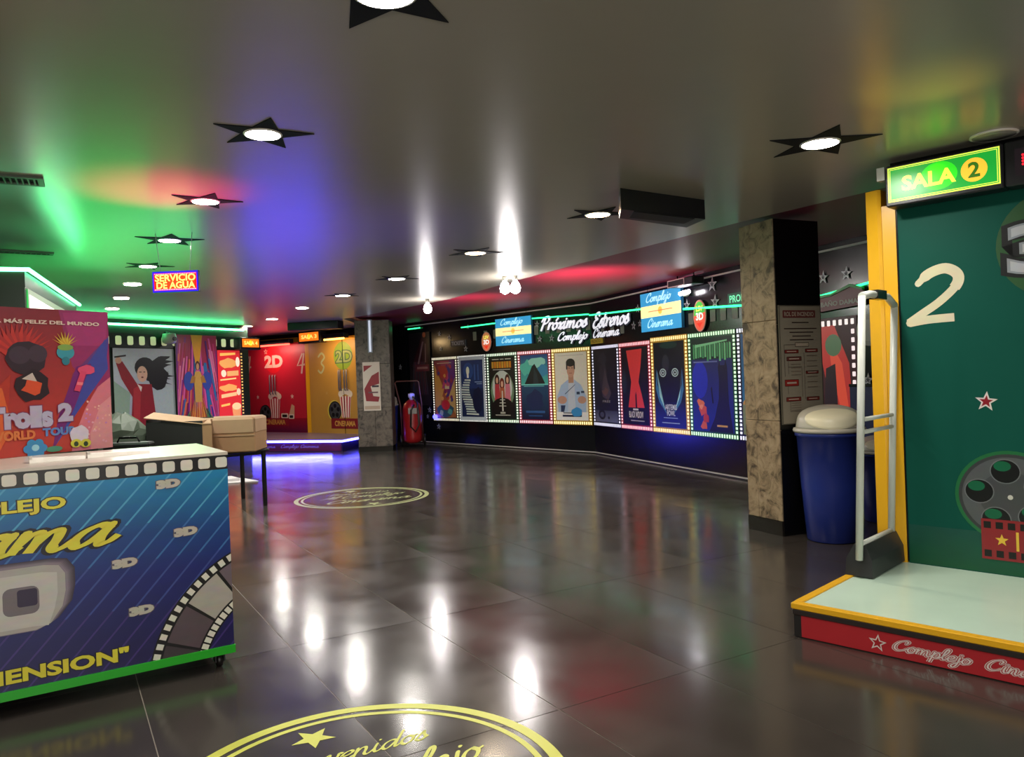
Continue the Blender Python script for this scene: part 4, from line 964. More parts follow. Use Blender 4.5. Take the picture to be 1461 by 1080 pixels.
(x, y, _), rz = on(G0, G1, 1.05, 0, .3); t = thing('bar_lamp', 'red glowing bar lamp over the red far hall front', 'lamp', (x, y, 2.42), rz)
M().bevbox(0, 1.4, 0, .15, .03, .14, .01).build('housing', mat('black_box', '16171c', .4), t); M().tube([(.03, .03, .01), (1.37, .03, .01)], .022, 8).build('tube', emis('red_tube', 'ff4030', 7), t)
(x, y, _), rz = on(H0, H1, 1.0, 0, .3); t = thing('bar_lamp', 'orange glowing bar lamp over the ochre far hall front', 'lamp', (x, y, 2.44), rz)
M().bevbox(0, .75, 0, .15, .03, .14, .01).build('housing', mat('black_box', '16171c', .4), t); M().tube([(.03, .03, .01), (.72, .03, .01)], .022, 8).build('tube', emis('orange_tube', 'ff9a40', 9), t)
for P_, Q_, ss, col_ in ((G0, G1, 1.7, (1, .45, .38)), (H0, H1, 1.3, (1, .66, .30))):
    (x, y, z), _ = on(P_, Q_, ss, 2.38, .55); (x2, y2, z2), _ = on(P_, Q_, ss, 1.3, 0); area((x, y, z), (x2, y2, z2), col_, 16, .9, .1)
# step
SP = [(-7.3, 17.6), (-5.42, 16.93), (-3.6, 16.28), (-3.42, 17.0), (-3.3, 17.72), (-5.0, 19.0), (-7.3, 20.55), (-7.6, 20.6)]
t = thing('entrance_step', 'raised step edged with glowing blue neon below the far hall fronts', 'step', (0, 0, 0))
M().prism(SP, 0, .235).build('body', mat('step_purple', '2a1c44', .4), t)
M().prism([(a_*1, b_) for a_, b_ in SP], .235, .245).build('top_sheet', mat('step_top', '66607c', .3), t)
M().tube([(-7.3, 17.57, .215), (-5.42, 16.90, .215), (-3.59, 16.25, .215), (-3.39, 17.0, .215)], .024, 8).build('blue_neon', emis('neon_blue_core', '4a4aff', 26), t)
(x, y, _), rz = on((-7.3, 17.6), (-3.6, 16.28), 0, 0, .0); 
fr = M(); fr.plate(rect(0, .01, 3.9, .18), -.012, -.002); o = fr.build('front_panel', mat('step_front', '5a1c3c', .4), t); o.location = (x, y, 0); o.rotation_euler = (0, 0, rz)
a = Art(-.013)
for x0 in (1.3, 2.4): script(a.m, 'Complejo', x0, .08, x0+.45, .035, a.y, '9a7ac8', .3); script(a.m, 'Cinerama', x0+.5, .08, x0+.95, .035, a.y, '9a7ac8', .3)
o = a.build('script_print', t); o.location = (x, y, 0); o.rotation_euler = (0, 0, rz)
area((-4.9, 16.35, .14), (-4.9, 15.0, .0), (.06, .06, 1), 34, 2.6, .1)
# far pillar: paper notice and metal strip
t = thing('pillar_notice', 'white and red paper notice on the far stone pillar', 'notice', (-3.06, 15.98, .84), math.radians(2))
M().box(0, .35, -.006, 0, 0, 1.0).build('paper', mat('notice_paper', 'c8bcae', .5), t)
a = Art(-.0066); a('8c2430', [(.02, .45), (.18, .72), (.33, .80), (.33, .55), (.15, .5), (.2, .3), (.33, .28), (.3, .18), (.05, .2)]); a('8c2430', [(.02, .93), (.2, .93), (.02, .8)]); a('3a2a3a', rect(.18, .48, .32, .52)); a('6a4a50', rect(.1, .36, .3, .39)); a('b8a08c', rect(.02, .03, .33, .1))
a.build('print', t)
t = thing('wall_light_tube', 'upright pale tube light high on the far stone pillar', 'lamp', (-2.93, 15.97, 2.03), math.radians(2))
M().box(0, .1, -.03, 0, 0, .68).build('housing', mat('tube_grey', '8c9098', .3), t); M().tube([(.05, -.035, .02), (.05, -.035, .66)], .022, 8).build('tube', emis('tube_dim', 'c8d0e0', .8), t)
# fire extinguisher trolley
t = thing('fire_extinguisher', 'large red wheeled fire extinguisher beside the far dark bin', 'fire extinguisher', (-2.18, 16.75, 0), math.radians(8))
red = mat('extinguisher_red', '96181c', .3)
M().lathe([(.10, .08), (.19, .13), (.20, .2), (.20, .82), (.17, .93), (.09, 1.0), (.05, 1.02)], 28).build('cylinder', red, t)
M().lathe([(.05, 1.0), (.05, 1.06), (.07, 1.07), (.07, 1.14), (.03, 1.16)], 16).build('valve', mat('valve_white', 'c8c8c4', .4), t)
M().tube([(-.22, .22, .08), (-.24, .22, .9), (-.34, .2, 1.38), (-.31, .2, 1.42), (.14, .2, 1.42), (.17, .2, 1.38), (.22, .22, .9), (.22, .22, .08)], .017, 8).build('trolley_frame', mat('frame_brown', '5a3430', .4), t)
M().tube([(.03, -.08, 1.08), (.12, -.24, .95), (.14, -.24, .5), (.06, -.24, .34), (-.04, -.24, .45), (-.02, -.24, .8), (.05, -.24, .92)], .02, 8).build('hose', mat('hose_black', '14100e', .4), t)
M().box(-.08, .1, -.215, -.195, .72, .84).build('label_plate', mat('label_grey', '8c8880', .4), t)
for sx in (-1, 1):
    q = M().lathe([(.12, -.02), (.13, -.01), (.13, .02), (.12, .03)], 20); q.v = [(sx*.25+z, .2+x, .13+y) for x, y, z in q.v]; q.build('wheel', mat('hose_black', '14100e', .4), t)
tag(M().tube([(-1.75, 17.35, .6), (-1.73, 17.3, .6)], .05, 10).build('blue_party_lamp', emis('blue_dot', '3a3aff', 10)), 'tiny glowing blue lamp on the dark wall right of the fire extinguisher', 'lamp')

# ================================================================== LEFT POSTERS
def wall_print(s0, s1_, z0, z1, name, label, fn, cat='poster', mt=PRINT, off=.03, fold=0):
    (x, y, _), rz = on(LW0, LW1, LWs(s0), 0, off); w_ = s1_-s0; h = z1-z0
    t = thing(name, label, cat, (x, y, z0), rz)
    M().box(0, w_, -.003, .012, 0, h).build('backing', mat('print_back', '55504c', .5), t)
    a = Art(-.004); X = lambda u, v: (min(max(u, 0), 1)*w_, min(max(v, 0), 1)*h); Pl = lambda *p: [X(*c) for c in p]
    fn(a, X, Pl); a.build('print', t, mt); return t
def lady(a, X, Pl):
    quad_grad(a, Pl, 'b8c0c0', '9a98b4'); a('8aa090', Pl((0, 0), (.2, 0), (.25, .45), (0, .6))); a('a8b4b8', blob(X, .8, .25, .25, .3))
    rd = random.Random(4)
    for i in range(26):
        an = rd.uniform(-.7, .5); l = rd.uniform(.3, .52); c = (.5, .70+rd.uniform(-.06, .1)); a('18141a', Pl(c, (c[0]+.02, c[1]-.05), (c[0]+l*math.cos(an), c[1]+l*math.sin(an)*.7), (c[0]+l*math.cos(an)*.6, c[1]+l*math.sin(an)*.55+.03)))
    a('18141a', blob(X, .5, .76, .17, .13)); a('18141a', blob(X, .72, .62, .18, .15, 14, .2))
    a('8c1c28', Pl((.04, .82), (.14, .84), (.36, .56), (.6, .55), (.66, .1), (.6, 0), (.24, .0), (.28, .4), (.12, .62))); a('a82c34', Pl((.3, .5), (.42, .55), (.38, .0), (.28, .0)))
    a('d8a890', blob(X, .45, .68, .085, .10)); a('e0d0c8', Pl((.36, .56), (.44, .52), (.42, .46))); a('c89880', blob(X, .08, .85, .05, .04)); a('2a1c1c', Pl((.02, .88), (.2, .9), (.2, .92), (.02, .9))); a('6a2c28', blob(X, .45, .64, .02, .01)); a('2a1c1c', Pl((.4, .7), (.44, .7), (.44, .71), (.4, .71)), Pl((.47, .7), (.5, .7), (.5, .71), (.47, .71)))
wall_print(.08, 1.34, .75, 2.19, 'wall_poster', 'pale poster of a dark haired person in a red robe raising an arm', lady)
def gold(a, X, Pl):
    quad_grad(a, Pl, 'a83050', '7a2c50'); rd = random.Random(9)
    for i in range(110):
        u = rd.random(); c = rd.choice(['c03a70', '8a2c80', '3a3a98', 'd86a4a', '5a2c70', 'e07a9c', '306aa0', 'b02c48', 'd85a9a']); v = rd.uniform(.3, 1); d = (u-.5)*.5
        a(c, Pl((u-.02, v), (u+.02, v), (u+d+.03, v-.45), (u+d-.01, v-.45)))
    a('e09a30', Pl((.36, 1), (.64, 1), (.55, .7), (.45, .7))); a('3a4a9a', blob(X, .28, .52, .12, .1)); a('3a4a9a', blob(X, .72, .52, .12, .1))
    for i in range(26):
        u = i/25; c = ['d86a2c', 'e8a040', 'b84a2c', 'd88a40'][i % 4] if .2 < u < .8 else ['2f7a4c', '4c9a50', '28504a'][i % 3]
        a(c, Pl((.5+(u-.5)*.35, .38 if .2 < u < .8 else .25), (u+.012, 0), (u-.03, 0)))
    a('c89a4c', Pl((.42, .3), (.58, .3), (.6, .56), (.56, .62), (.44, .62), (.4, .56))); a('5a3420', blob(X, .5, .68, .055, .05)); a('c8906c', blob(X, .5, .67, .035, .035)); a('a87438', Pl((.3, .5), (.36, .58), (.44, .56), (.42, .5))); a('a87438', Pl((.7, .5), (.64, .58), (.56, .56), (.58, .5)))
t = wall_print(1.34, 2.32, .62, 2.46, 'wall_banner', 'multicoloured radiating banner with a golden standing figure', gold, 'banner', off=.08)
def menu(a, X, Pl):
    a('b8262a', Pl((0, 0), (1, 0), (1, 1), (0, 1))); a('1c1414', Pl((.88, 0), (1, 0), (1, 1), (.88, 1)))
    for i in range(22): a('d8b060', Pl((.91, .02+i*.044), (.97, .02+i*.044), (.97, .04+i*.044), (.91, .04+i*.044)))
    a('d8a050', Pl((.1, .92), (.7, .94), (.7, .97), (.1, .96))); a('c88a4c', blob(X, .4, .82, .32, .07, 12, .15)); a('d8c8b0', blob(X, .78, .84, .08, .07)); a('c8b8a0', blob(X, .22, .68, .1, .05)); a('c89058', Pl((.35, .64), (.8, .65), (.8, .72), (.35, .71)))
    a('d8b070', Pl((.08, .58), (.7, .6), (.7, .62), (.08, .6))); a('d08a4c', blob(X, .4, .48, .34, .05, 12, .2)); a('c8b090', blob(X, .78, .42, .08, .05)); a('e0a070', Pl((.1, .34), (.7, .37), (.7, .42), (.1, .39))); a('c88050', Pl((.55, .02), (.8, .02), (.85, .2), (.5, .2))); a('d8b080', blob(X, .68, .22, .18, .05)); a('d8a050', Pl((.08, .22), (.42, .24), (.42, .27), (.08, .25)))
wall_print(2.38, 3.05, .72, 2.18, 'menu_board', 'red snack menu board with film border right of the colourful banner', menu, 'menu board', BACKLIT)
# round camera on fascia
(x, y, _), rz = on(LW0, LW1, LWs(1.12), 0, .20); t = thing('security_camera', 'white dome camera in front of the black film strip fascia', 'camera', (x, y, 2.30), rz)
M().lathe([(.02, .17), (.11, .16), (.13, .08), (.12, .0), (.07, -.03)], 20).build('dome', mat('camera_white', 'b8b8a8', .3), t); M().tube([(0, .0, .165), (0, .12, .19)], .02, 8).build('bracket', blackm, t); M().tube([(0, -.13, .06), (0, -.15, .06)], .04, 12).build('lens', blackm, t)

# ================================================================== PODIUM
p0 = (-1.48, 4.0); p1 = (-2.32, 3.46); pdx, pdy = p0[0]-p1[0], p0[1]-p1[1]; ra_ = math.atan2(pdy, pdx)
t = thing('ticket_podium', 'blue printed ticket podium with film strip top and green base strip', 'podium', (p0[0], p0[1], 0), ra_)
PW, PD = 2.3, .80
M().box(-PW, 0, .0, PD, .085, 1.10).build('body', mat('podium_side', '1c2a5c', .4), t)
M().box(-PW, .003, -.004, PD+.003, 1.10, 1.115).build('counter_top', mat('podium_top', 'b8aea0', .3, var=.05), t)
M().box(-PW, .004, -.012, .0, .085, .125).build('green_strip', mat('green_strip', '1f9a20', .35), t)
a = Art(-.002)
NB = 24
cols = [(.085, '1e1448'), (.30, '141454'), (.55, '16206a'), (.75, '14407e'), (.95, '1670a0'), (1.03, '1a7fae')]
for (z0, c0), (z1, c1) in zip(cols, cols[1:]): a.m.flat(rect(-PW, z0, 0, z1), a.y, [c0, c0, c1, c1])
a.y -= a.dy
# diagonal stripes, clipped to the panel, colour follows the print
def clip_poly(poly, x0, z0, x1, z1):
    for ax_, val, sgn in ((0, x0, 1), (0, x1, -1), (1, z0, 1), (1, z1, -1)):
        out = []
        for i in range(len(poly)):
            p_, q_ = poly[i], poly[(i+1) % len(poly)]; dp, dq = (p_[ax_]-val)*sgn, (q_[ax_]-val)*sgn
            if dp >= 0: out.append(p_)
            if (dp >= 0) != (dq >= 0):
                k = dp/(dp-dq); out.append((p_[0]+(q_[0]-p_[0])*k, p_[1]+(q_[1]-p_[1])*k))
        poly = out
        if len(poly) < 3: return None
    return poly
for k in range(34):
    x = -2.9+k*.098
    for (z0, c) in ((.125, '3c2c70'), (.4, '38488c'), (.62, '3a6aa4'), (.8, '4a9ac0')):
        z1 = {.125: .4, .4: .62, .62: .8, .8: 1.03}[z0]
        pg = clip_poly([(x, .085), (x+.011, .085), (x+.011+.86, 1.03), (x+.86, 1.03)], -PW, z0, 0, z1)
        if pg: a.m.flat(pg, a.y, c)
a.y -= a.dy
# film curve at the lower right
fc = (.30, -.05)
def arcp(r0, r1, a0, a1, n=10):
    P = [(fc[0]+r1*math.cos(math.radians(a0+(a1-a0)*i/n)), fc[1]+r1*math.sin(math.radians(a0+(a1-a0)*i/n))) for i in range(n+1)]
    return P+[(fc[0]+r0*math.cos(math.radians(a0+(a1-a0)*i/n)), fc[1]+r0*math.sin(math.radians(a0+(a1-a0)*i/n))) for i in range(n, -1, -1)]
def cput(pg, c):
    pg = clip_poly(pg, -PW, .125, 0, 1.03)
    if pg: a.m.flat(pg, a.y, c)
cput(arcp(.455, .715, 100, 170, 24), '0c0a10'); a.y -= a.dy
for i, (a0, c) in enumerate(((106, '6a5c64'), (123.5, 'a8a298'), (141, '56484e'), (158.5, '3c3438'))): cput(arcp(.505, .665, a0+.7, a0+16.8), c)
for i in range(20):
    a0 = 103+i*4.0; cput(arcp(.675, .707, a0, a0+2.3, 2), 'd8d4c4'); cput(arcp(.463, .496, a0, a0+3.0, 2), 'd8d4c4')
a.y -= a.dy
# top film strip
a('0e0c0c', rect(-PW, 1.028, 0, 1.10))
for k in range(28): a.m.flat(rrect(max(-.03-k*.083-.028, -PW), 1.038, min(0, -.03-k*.083+.028), 1.09, .012), a.y, 'd4cfc0')
a.y -= a.dy
yl = 'd8cc3c'; bkk = '120e1c'
for off_, c in ((.085, bkk), (.035, yl)): put_text(a.m, 'COMPLEJO', -1.33, .900, -.725, .972, a.y, c, off_, ref=.035); a.y -= a.dy
for wd_, c in ((.62, bkk), (.36, yl)): script(a.m, 'Cinerama', -1.80, .728, -.56, .088, a.y, c, wd_, .62); a.y -= a.dy
for off_, c in ((.085, bkk), (.04, yl)): put_text(a.m, '"DIMENSION"', -1.26, .155, -.487, .222, a.y, c, off_, ref=.04); a.y -= a.dy
# big three-D mark
def Dsh(dx, dz, g=0):
    o_ = [(-1.10-g, .375-g), (-.86, .375-g), (-.80, .40), (-.745+g, .47), (-.73+g, .54), (-.73+g, .62), (-.76, .665+g), (-.82, .675+g), (-1.10-g, .675+g)]
    return [(x+dx, z+dz) for x, z in o_]
for i in range(7):
    q = i/6; c = (0.22+.30*q, .18+.29*q, .24+.27*q); sh = .03*(1-q); a(c, Dsh(sh, sh*.6))
a('aaa49c', Dsh(-.004, -.003, -.006)); a('c0bab2', Dsh(-.012, -.01, -.03))
a('6e6468', rrect(-.985, .455, -.845, .58, .03)); a('2a1c3a', rrect(-.93, .49, -.852, .568, .012))
for off_, c in ((.08, '6a6068'), (.04, 'b0aaa2')): put_text(a.m, '3', -1.50, .375, -1.16, .675, a.y, c, off_, ref=.04); a.y -= a.dy
for s_, z_ in ((.284, .981), (.212, .735), (.49, .622), (.425, .383), (1.25, .83), (1.7, .6), (1.55, .3)):
    for off_, c in ((.14, '5c5462'), (.09, 'b8b2a4'), (.0, '7a7276')): 
        put_text(a.m, '3D', -s_-.055, z_-.022, -s_+.055, z_+.022, a.y, c, off_, ref=.09, rot=.05) if off_ else None; a.y -= a.dy
a.build('printed_front', t)
def caster(x, y):
    m_ = M().box(x-.03, x+.03, y-.02, y+.02, .07, .085).box(x-.025, x-.018, y-.015, y+.03, .03, .07).box(x+.018, x+.025, y-.015, y+.03, .03, .07)
    m_.build('caster_bracket', mat('caster_metal', '3c3c3c', .4, metal=.5), t); br = t.children[-1] if False else bpy.data.objects[[o.name for o in t.children if o.name.startswith('caster_bracket')][-1]]
    q = M().lathe([(.03, -.015), (.036, -.01), (.036, .01), (.03, .015)], 18); q.v = [(x+zz, y+.015+xx, .036+yy) for xx, yy, zz in q.v]; q.build('caster_wheel', mat('hose_black', '14100e', .4), br)
for x, y in ((-.06, .07), (-.06, PD-.07), (-PW+.1, .07), (-PW+.1, PD-.07)): caster(x, y)
def onpod(x, y, z=1.115): c_, s_ = math.cos(ra_), math.sin(ra_); return (p0[0]+x*c_-y*s_, p0[1]+x*s_+y*c_, z)
# paper rolls / white tubing on counter
def tray(x, y, l, r, rz, label):
    t = thing('paper_roll', label, 'paper', onpod(x, y), ra_+rz, 'flattened white paper rolls on the podium')
    n_ = 9; m_ = M(); pts = []
    for i in range(n_):
        f = i/(n_-1); ww = r*(1-.25*math.sin(f*3)+.08*math.sin(f*17)); hh = .022*(1-.4*f)
        pts.append([(f*l, -ww, 0), (f*l, -ww*.8, hh), (f*l, ww*.7, hh*1.05), (f*l, ww, 0)])
    v = [p for q in pts for p in q]; fs = []
    for i in range(n_-1):
        for k in range(4): fs.append((i*4+k, i*4+(k+1) % 4, (i+1)*4+(k+1) % 4, (i+1)*4+k))
    fs += [(3, 2, 1, 0), tuple((n_-1)*4+k for k in range(4))]
    m_.add(v, fs, smooth=False); m_.build('sheet', mat('white_bag', 'dcd6cc', .5), t)
    M().box(.0, .012, -r*.9, r*.8, .018, .03).build('fold', mat('white_bag_shade', 'b8b2a8', .5), t)
tray(-.86, .30, .24, .04, .02, 'flattened white paper piece on the podium, left one'); tray(-.61, .33, .29, .035, .05, 'flattened white paper piece on the podium, right one')
# standee
b0 = (-2.94, 3.64); b1 = (-2.385, 4.62); sdx, sdy = b1[0]-b0[0], b1[1]-b0[1]; sl = math.hypot(sdx, sdy)
t = thing('cardboard_standee', 'large red and purple printed standee on the podium', 'standee', (b0[0], b0[1], 1.116), math.atan2(sdy, sdx))
SH = .80
M().box(0, sl, .0, .012, 0, SH).build('board', mat('card_white', 'c8c0b8', .5), t)
a = Art(-.001); X = lambda u, v: (u*sl, v*SH); Pl = lambda *p: [X(*c) for c in p]
# u: the photo shows u from .43 (left edge of frame) to 1
quad_grad(a, Pl, '7c2430', 'b03a30'); a('8c2c5c', Pl((.74, 1), (1, 1), (1, .3), (.80, .6))); a('9c3468', Pl((.76, .98), (1, 1), (.98, .75), (.8, .75)))
a(['6a2c70', '44408c', '44408c', '7a2c50'], Pl((.74, .25), (.98, .6), (1, .82), (.80, .55))); a('3f4490', Pl((.98, .80), (.99, .58), (.82, .28), (.70, .05), (.76, .32), (.88, .62)))
a('6a2468', Pl((.68, .0), (.80, .3), (.9, .62), (.82, .6), (.72, .25))); a('c8707c', Pl((1, .52), (.93, .45), (.86, .3), (.80, .12), (.78, 0), (1, 0))); a('d08a8c', Pl((1, .38), (.94, .32), (.88, .12), (.88, 0), (1, 0)))
rd = random.Random(12)
for i in range(30): a(rd.choice(['d8a08c', 'e0b0a0', 'c87a90', 'd89aa8', 'b87ab0']), blob(X, rd.uniform(.86, .99), rd.uniform(.02, .35), .006, .008, 6, .3, i))
for i in range(16): an = math.radians(20+i*9); a('b8322c' if i % 2 else 'a02c2c', Pl((.50, .66), (.56, .66), (.545+.17*math.cos(an), .68+.22*math.sin(an))))
a('a83428', Pl((.43, .45), (.5, .55), (.47, .1), (.4, .0), (.3, .3))); a('c85a30', Pl((.36, .5), (.46, .46), (.5, .2), (.42, .0), (.3, 0)))
# plain rounded stand-in shapes
a('30222c', blob(X, .575, .66, .095, .115, 22, .04)); a('40303c', blob(X, .545, .68, .05, .06)); a('40303c', blob(X, .63, .69, .045, .06)); a('2a1c24', blob(X, .6, .47, .08, .11, 12, .15)); a('c84a2c', blob(X, .60, .46, .05, .05, 9, .3)); a('b8a8a0', Pl((.55, .52), (.60, .56), (.62, .50)))
for i in range(9): an = math.radians(25+i*16); a('c8a83c' if i % 2 else 'b89030', Pl((.755, .745), (.775, .745), (.765+.075*math.cos(an), .75+.10*math.sin(an))))
a('3a8a98', blob(X, .765, .70, .045, .05)); a('7a9a4c', blob(X, .765, .735, .04, .022)); a('2c7080', blob(X, .765, .64, .02, .03))
a('d0486a', blob(X, .87, .575, .045, .035, 12, .1)); a('c84060', Pl((.84, .57), (.87, .56), (.83, .42), (.80, .43))); a('e07a80', Pl((.82, .49), (.85, .485), (.845, .465), (.815, .47)))
put_text(a.m, 'LA PELÍCULA MÁS FELIZ DEL MUNDO', .215*sl, .895*SH, .945*sl, .925*SH, a.y, 'd8c0b0', .035); a.y -= a.dy
for off_, c in ((.10, '7a3a5a'), (.07, 'a8a0b4')): put_text(a.m, 'Trolls', .38*sl, .185*SH, .69*sl, .335*SH, a.y, c, off_, ref=.07); put_text(a.m, '2', .715*sl, .215*SH, .79*sl, .345*SH, a.y, c, off_, ref=.07); a.y -= a.dy
put_text(a.m, 'WORLD', .40*sl, .115*SH, .60*sl, .17*SH, a.y, 'c87040', .05); put_text(a.m, 'TOUR', .64*sl, .125*SH, .80*sl, .175*SH, a.y, '5a7ab0', .05); a.y -= a.dy
for k in range(6): a('3a80b0', blob(X, .60+.035*math.cos(k*1.05), .045+.04*math.sin(k*1.05), .022, .028))
a('90c0d0', blob(X, .60, .05, .018, .022)); a('c8bcc8', blob(X, .82, .11, .05, .07, 14, .1)); a('c8c040', blob(X, .80, .055, .028, .03)); a('c8c040', blob(X, .85, .05, .028, .03)); a('30402c', blob(X, .80, .05, .012, .018)); a('30402c', blob(X, .85, .045, .012, .018)); a('4a8a6a', blob(X, .69, .03, .04, .02))
a.build('print', t)
M().prism([(.2, .012), (.5, .012), (.35, .2)], 0, .02).build('rear_foot', mat('card_brown', '8c7048', .6), t)

# ================================================================== GREEN NEON BOOTH
K0, K1 = (-3.47, 5.64), (-4.44, 8.05); kd = (K1[0]-K0[0], K1[1]-K0[1]); kl = math.hypot(*kd); kd = (kd[0]/kl, kd[1]/kl); kf = (-kd[1], kd[0])
t = thing('snack_booth', 'green neon edged snack booth with bright lit side panel behind the standee', 'booth', (K0[0], K0[1], 0), math.atan2(kd[1], kd[0]))
BW = 2.2
M().box(0, kl, .02, BW, 0, 1.05).build('counter', mat('booth_dark', '182018', .4), t)
M().box(.02, kl-.02, .03, BW, 2.22, 2.34).build('roof_band', mat('booth_green', '14301c', .3), t)
M().box(0, .03, .03, BW, 1.05, 2.22).build('front_glass_board', mat('booth_green', '14301c', .3), t)
M().box(.03, .06, .03, .10, 1.05, 2.22).build('corner_post', blackm, t); M().box(kl-.06, kl, .03, .10, 1.05, 2.22).build('corner_post', blackm, t)
def KW(x, y, z): return (K0[0]+kd[0]*x-kd[1]*y, K0[1]+kd[1]*x+kd[0]*y, z)
q = M()
q.add([(.06, .02, 1.6), (kl-.06, .02, 1.6), (kl-.06, .02, 2.22), (.06, .02, 2.22)], [(0, 1, 2, 3)], '788470'); q.add([(.10, .018, 2.02), (kl-.3, .018, 2.04), (kl-.3, .018, 2.16), (.10, .018, 2.18)], [(0, 1, 2, 3)], 'fffff4')
q.add([(.08, .016, 1.7), (.55, .016, 1.7), (.55, .016, 2.0), (.08, .016, 2.02)], [(0, 1, 2, 3)], 'a8a49a'); q.add([(.6, .014, 1.7), (.85, .014, 1.7), (.9, .014, 2.02), (.55, .014, 2.02)], [(0, 1, 2, 3)], 'd0c860'); q.add([(1.2, .014, 1.7), (2.3, .014, 1.7), (2.3, .014, 1.98), (1.2, .014, 1.98)], [(0, 1, 2, 3)], '50b878')
q.add([(1.1, .012, 1.98), (2.4, .012, 2.0), (2.4, .012, 2.06), (1.1, .012, 2.06)], [(0, 1, 2, 3)], 'fffff4')
q.build('lit_side_panel', BACKLIT2, t)
M().tube([(0, BW, 2.35), (0, 0, 2.35), (kl, 0, 2.35)], .016, 8).build('green_neon', core_g, t)
area(KW(kl/2, -.05, 2.30), KW(kl/2, -.8, 2.7), (.05, 1, .25), 8, 2.2, .1)

# ================================================================== TABLE WITH BOXES
tx, ty = -3.03, 9.38; ta = math.atan2(-.6, -.8)
t = thing('folding_table', 'black legged table carrying cardboard boxes behind the podium', 'table', (tx, ty, 0), math.atan2(.6, .8))
M().bevbox(-1.9, .06, -.04, .86, .655, .68, .005).build('table_top', mat('table_dark', '242020', .4), t)
for x, y in ((0, 0), (0, .82), (-1.8, 0), (-1.8, .82)): M().bevbox(x-.022, x+.022, y-.022, y+.022, 0, .655, .004).build('leg', mat('leg_black', '0e0d0d', .4), t)
for y in (0, .82): M().box(-1.8, -.03, y-.01, y+.01, .62, .65).build('side_rail', mat('leg_black', '0e0d0d', .4), t)
ca, sa = .8, .6
def onT(x, y, z=.681): return (tx+x*ca-y*sa, ty+x*sa+y*ca, z)
card = mat('cardboard', 'a07c58', .7, var=.08); card2 = mat('cardboard_light', 'b09070', .7, var=.08)
tr = math.atan2(.6, .8)
def cbox(x, y, w_, d, h, label, front=None, flaps=True, rz=0):
    t = thing('cardboard_box', label, 'box', onT(x, y), tr+rz)
    th = .008
    M().box(0, w_, 0, th, 0, h).build('front_side', front or card, t); M().box(0, w_, d-th, d, 0, h).build('back_side', card, t)
    M().box(0, th, th, d-th, 0, h).build('left_side', card, t); M().box(w_-th, w_, th, d-th, 0, h).build('right_side', card, t)
    M().box(th, w_-th, th, d-th, 0, .01).build('bottom', card, t)
    if flaps:
        M().add([(0, 0, h), (w_, 0, h), (w_, -.12, h-.16), (.03, -.12, h-.15), (0, .004, h+.006), (w_, .004, h+.006), (w_, -.115, h-.155), (.03, -.115, h-.145)], [(0, 1, 2, 3), (7, 6, 5, 4), (0, 4, 5, 1), (2, 6, 7, 3), (0, 3, 7, 4), (1, 5, 6, 2)]).build('front_flap', card2, t)
        M().add([(w_, 0, h), (w_, d, h), (w_+.14, d, h+.03), (w_+.14, 0, h+.03), (w_, 0, h+.008), (w_, d, h+.008), (w_+.14, d, h+.038), (w_+.14, 0, h+.038)], [(3, 2, 1, 0), (4, 5, 6, 7), (0, 1, 5, 4), (1, 2, 6, 5), (2, 3, 7, 6), (3, 0, 4, 7)]).build('side_flap', card2, t)
    return t
t = thing('cardboard_box', 'closed brown cardboard box at the right end of the table', 'box', onT(-.70, .06), tr-.60)
M().bevbox(0, .62, 0, .5, 0, .40, .012).build('body', card, t); M().box(.0, .62, -.012, .0, .19, .20).build('lid_edge', card2, t); M().bevbox(-.006, .626, -.012, .506, .20, .41, .03).build('lid', card2, t)
t = thing('cardboard_box', 'large black sided box with open cardboard flaps beside the closed box', 'box', onT(-1.30, -.02), tr-.55); t.scale = (.72, .85, 1)
bk_ = mat('box_black', '1c1c1a', .6, var=.2)
M().box(0, .84, 0, .01, 0, .40).build('front_side', bk_, t); M().box(0, .01, .01, .55, 0, .43).build('left_side', bk_, t); M().box(.83, .84, .01, .55, 0, .40).build('right_side', card, t); M().box(.01, .83, .54, .55, 0, .42).build('back_side', bk_, t)
M().add([(-.02, -.02, .45), (.84, -.02, .36), (.98, -.02, .36), (.86, .3, .40), (.0, .3, .50), (-.02, -.02, .457), (.84, -.02, .367), (.98, -.02, .367), (.86, .3, .407), (.0, .3, .507)], [(4, 3, 2, 1, 0), (5, 6, 7, 8, 9)]+[(i, (i+1) % 5, 5+(i+1) % 5, 5+i) for i in range(5)]).build('top_flap', card2, t)
M().box(.84, .98, -.01, 0, 0, .37).build('side_flap', card, t)
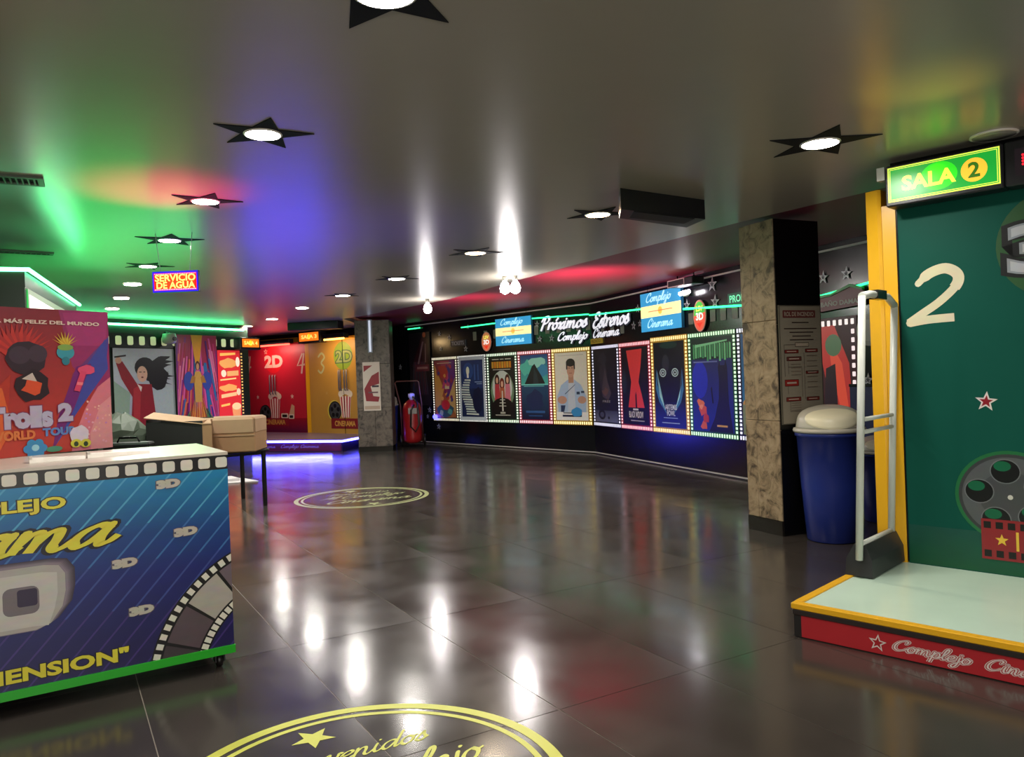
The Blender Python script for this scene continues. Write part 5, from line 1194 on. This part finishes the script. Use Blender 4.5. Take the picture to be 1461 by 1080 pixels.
# crumpled bag
t = thing('plastic_bag', 'crumpled grey green plastic bag between standee and black box', 'bag', (-4.42, 8.72, .681), tr-.4); t.scale = (.8, .8, 1)
rd = random.Random(8); q = M(); n_ = 14
pr = []
for j in range(7):
    z = .5*j/6; 
    for k in range(n_):
        an = 2*math.pi*k/n_; r = (.32 if j < 5 else (.24 if j == 5 else .08))*(1+rd.uniform(-.14, .14)); pr.append((r*math.cos(an)*1.1, r*math.sin(an)*.7, max(0, z+(rd.uniform(-.03, .03) if j else 0))))
q.add(pr, [(j*n_+k, j*n_+(k+1) % n_, (j+1)*n_+(k+1) % n_, (j+1)*n_+k) for j in range(6) for k in range(n_)]+[tuple(range(n_))[::-1], tuple(6*n_+k for k in range(n_))]); q.build('bag_body', mat('bag_grey', '5a6456', .45), t)
t = thing('black_case', 'black case standing in front of the crumpled bag on the table', 'case', (-4.28, 8.08, 0), .09); t.scale = (.75, .8, 1)
M().bevbox(0, .62, 0, .25, .0, .90, .02).build('case_body', mat('case_black', '181a18', .4), t); M().box(.02, .60, -.008, .0, .80, .815).build('rim', mat('case_rim', '6a7068', .4), t)
M().tube([(.15, .12, .9), (.18, .12, .95), (.42, .12, .95), (.45, .12, .9)], .012, 8).build('handle', blackm, t)
# ================================================================== LED MESSAGE SIGN
t = thing('led_message_sign', 'hanging LED message sign with blue border and orange letters', 'sign', (-2.857, 6.25, 2.222), math.radians(-2))
M().bevbox(0, .375, 0, .04, 0, .17, .004).build('housing', mat('black_box', '16171c', .4), t)
a = Art(-.001); a('2818c8', rect(.002, .002, .373, .168)); a('d81810', rect(.014, .016, .361, .154)); a('d83818', rect(.03, .02, .345, .15))
put_text(a.m, 'SERVICIO', .024, .090, .351, .142, a.y, 'fff070', .02); put_text(a.m, 'DE AGUA', .035, .032, .345, .083, a.y, 'fff070', .02); a.y -= a.dy
for k in range(24): a.m.flat(rect(.02+k*.0142, .145, .027+k*.0142, .15), a.y, 'e8c0ff'); a.m.flat(rect(.02+k*.0142, .02, .028+k*.0142, .026), a.y, 'e8c0ff')
a.build('led_face', t, LEDM)
for x0, x1 in ((.06, .03), (.30, .33)): M().tube([(x0, .02, .17), (x1, .02, .477)], .003, 6).build('hanging_wire', mat('wire_white', 'b8b8b8', .4), t)
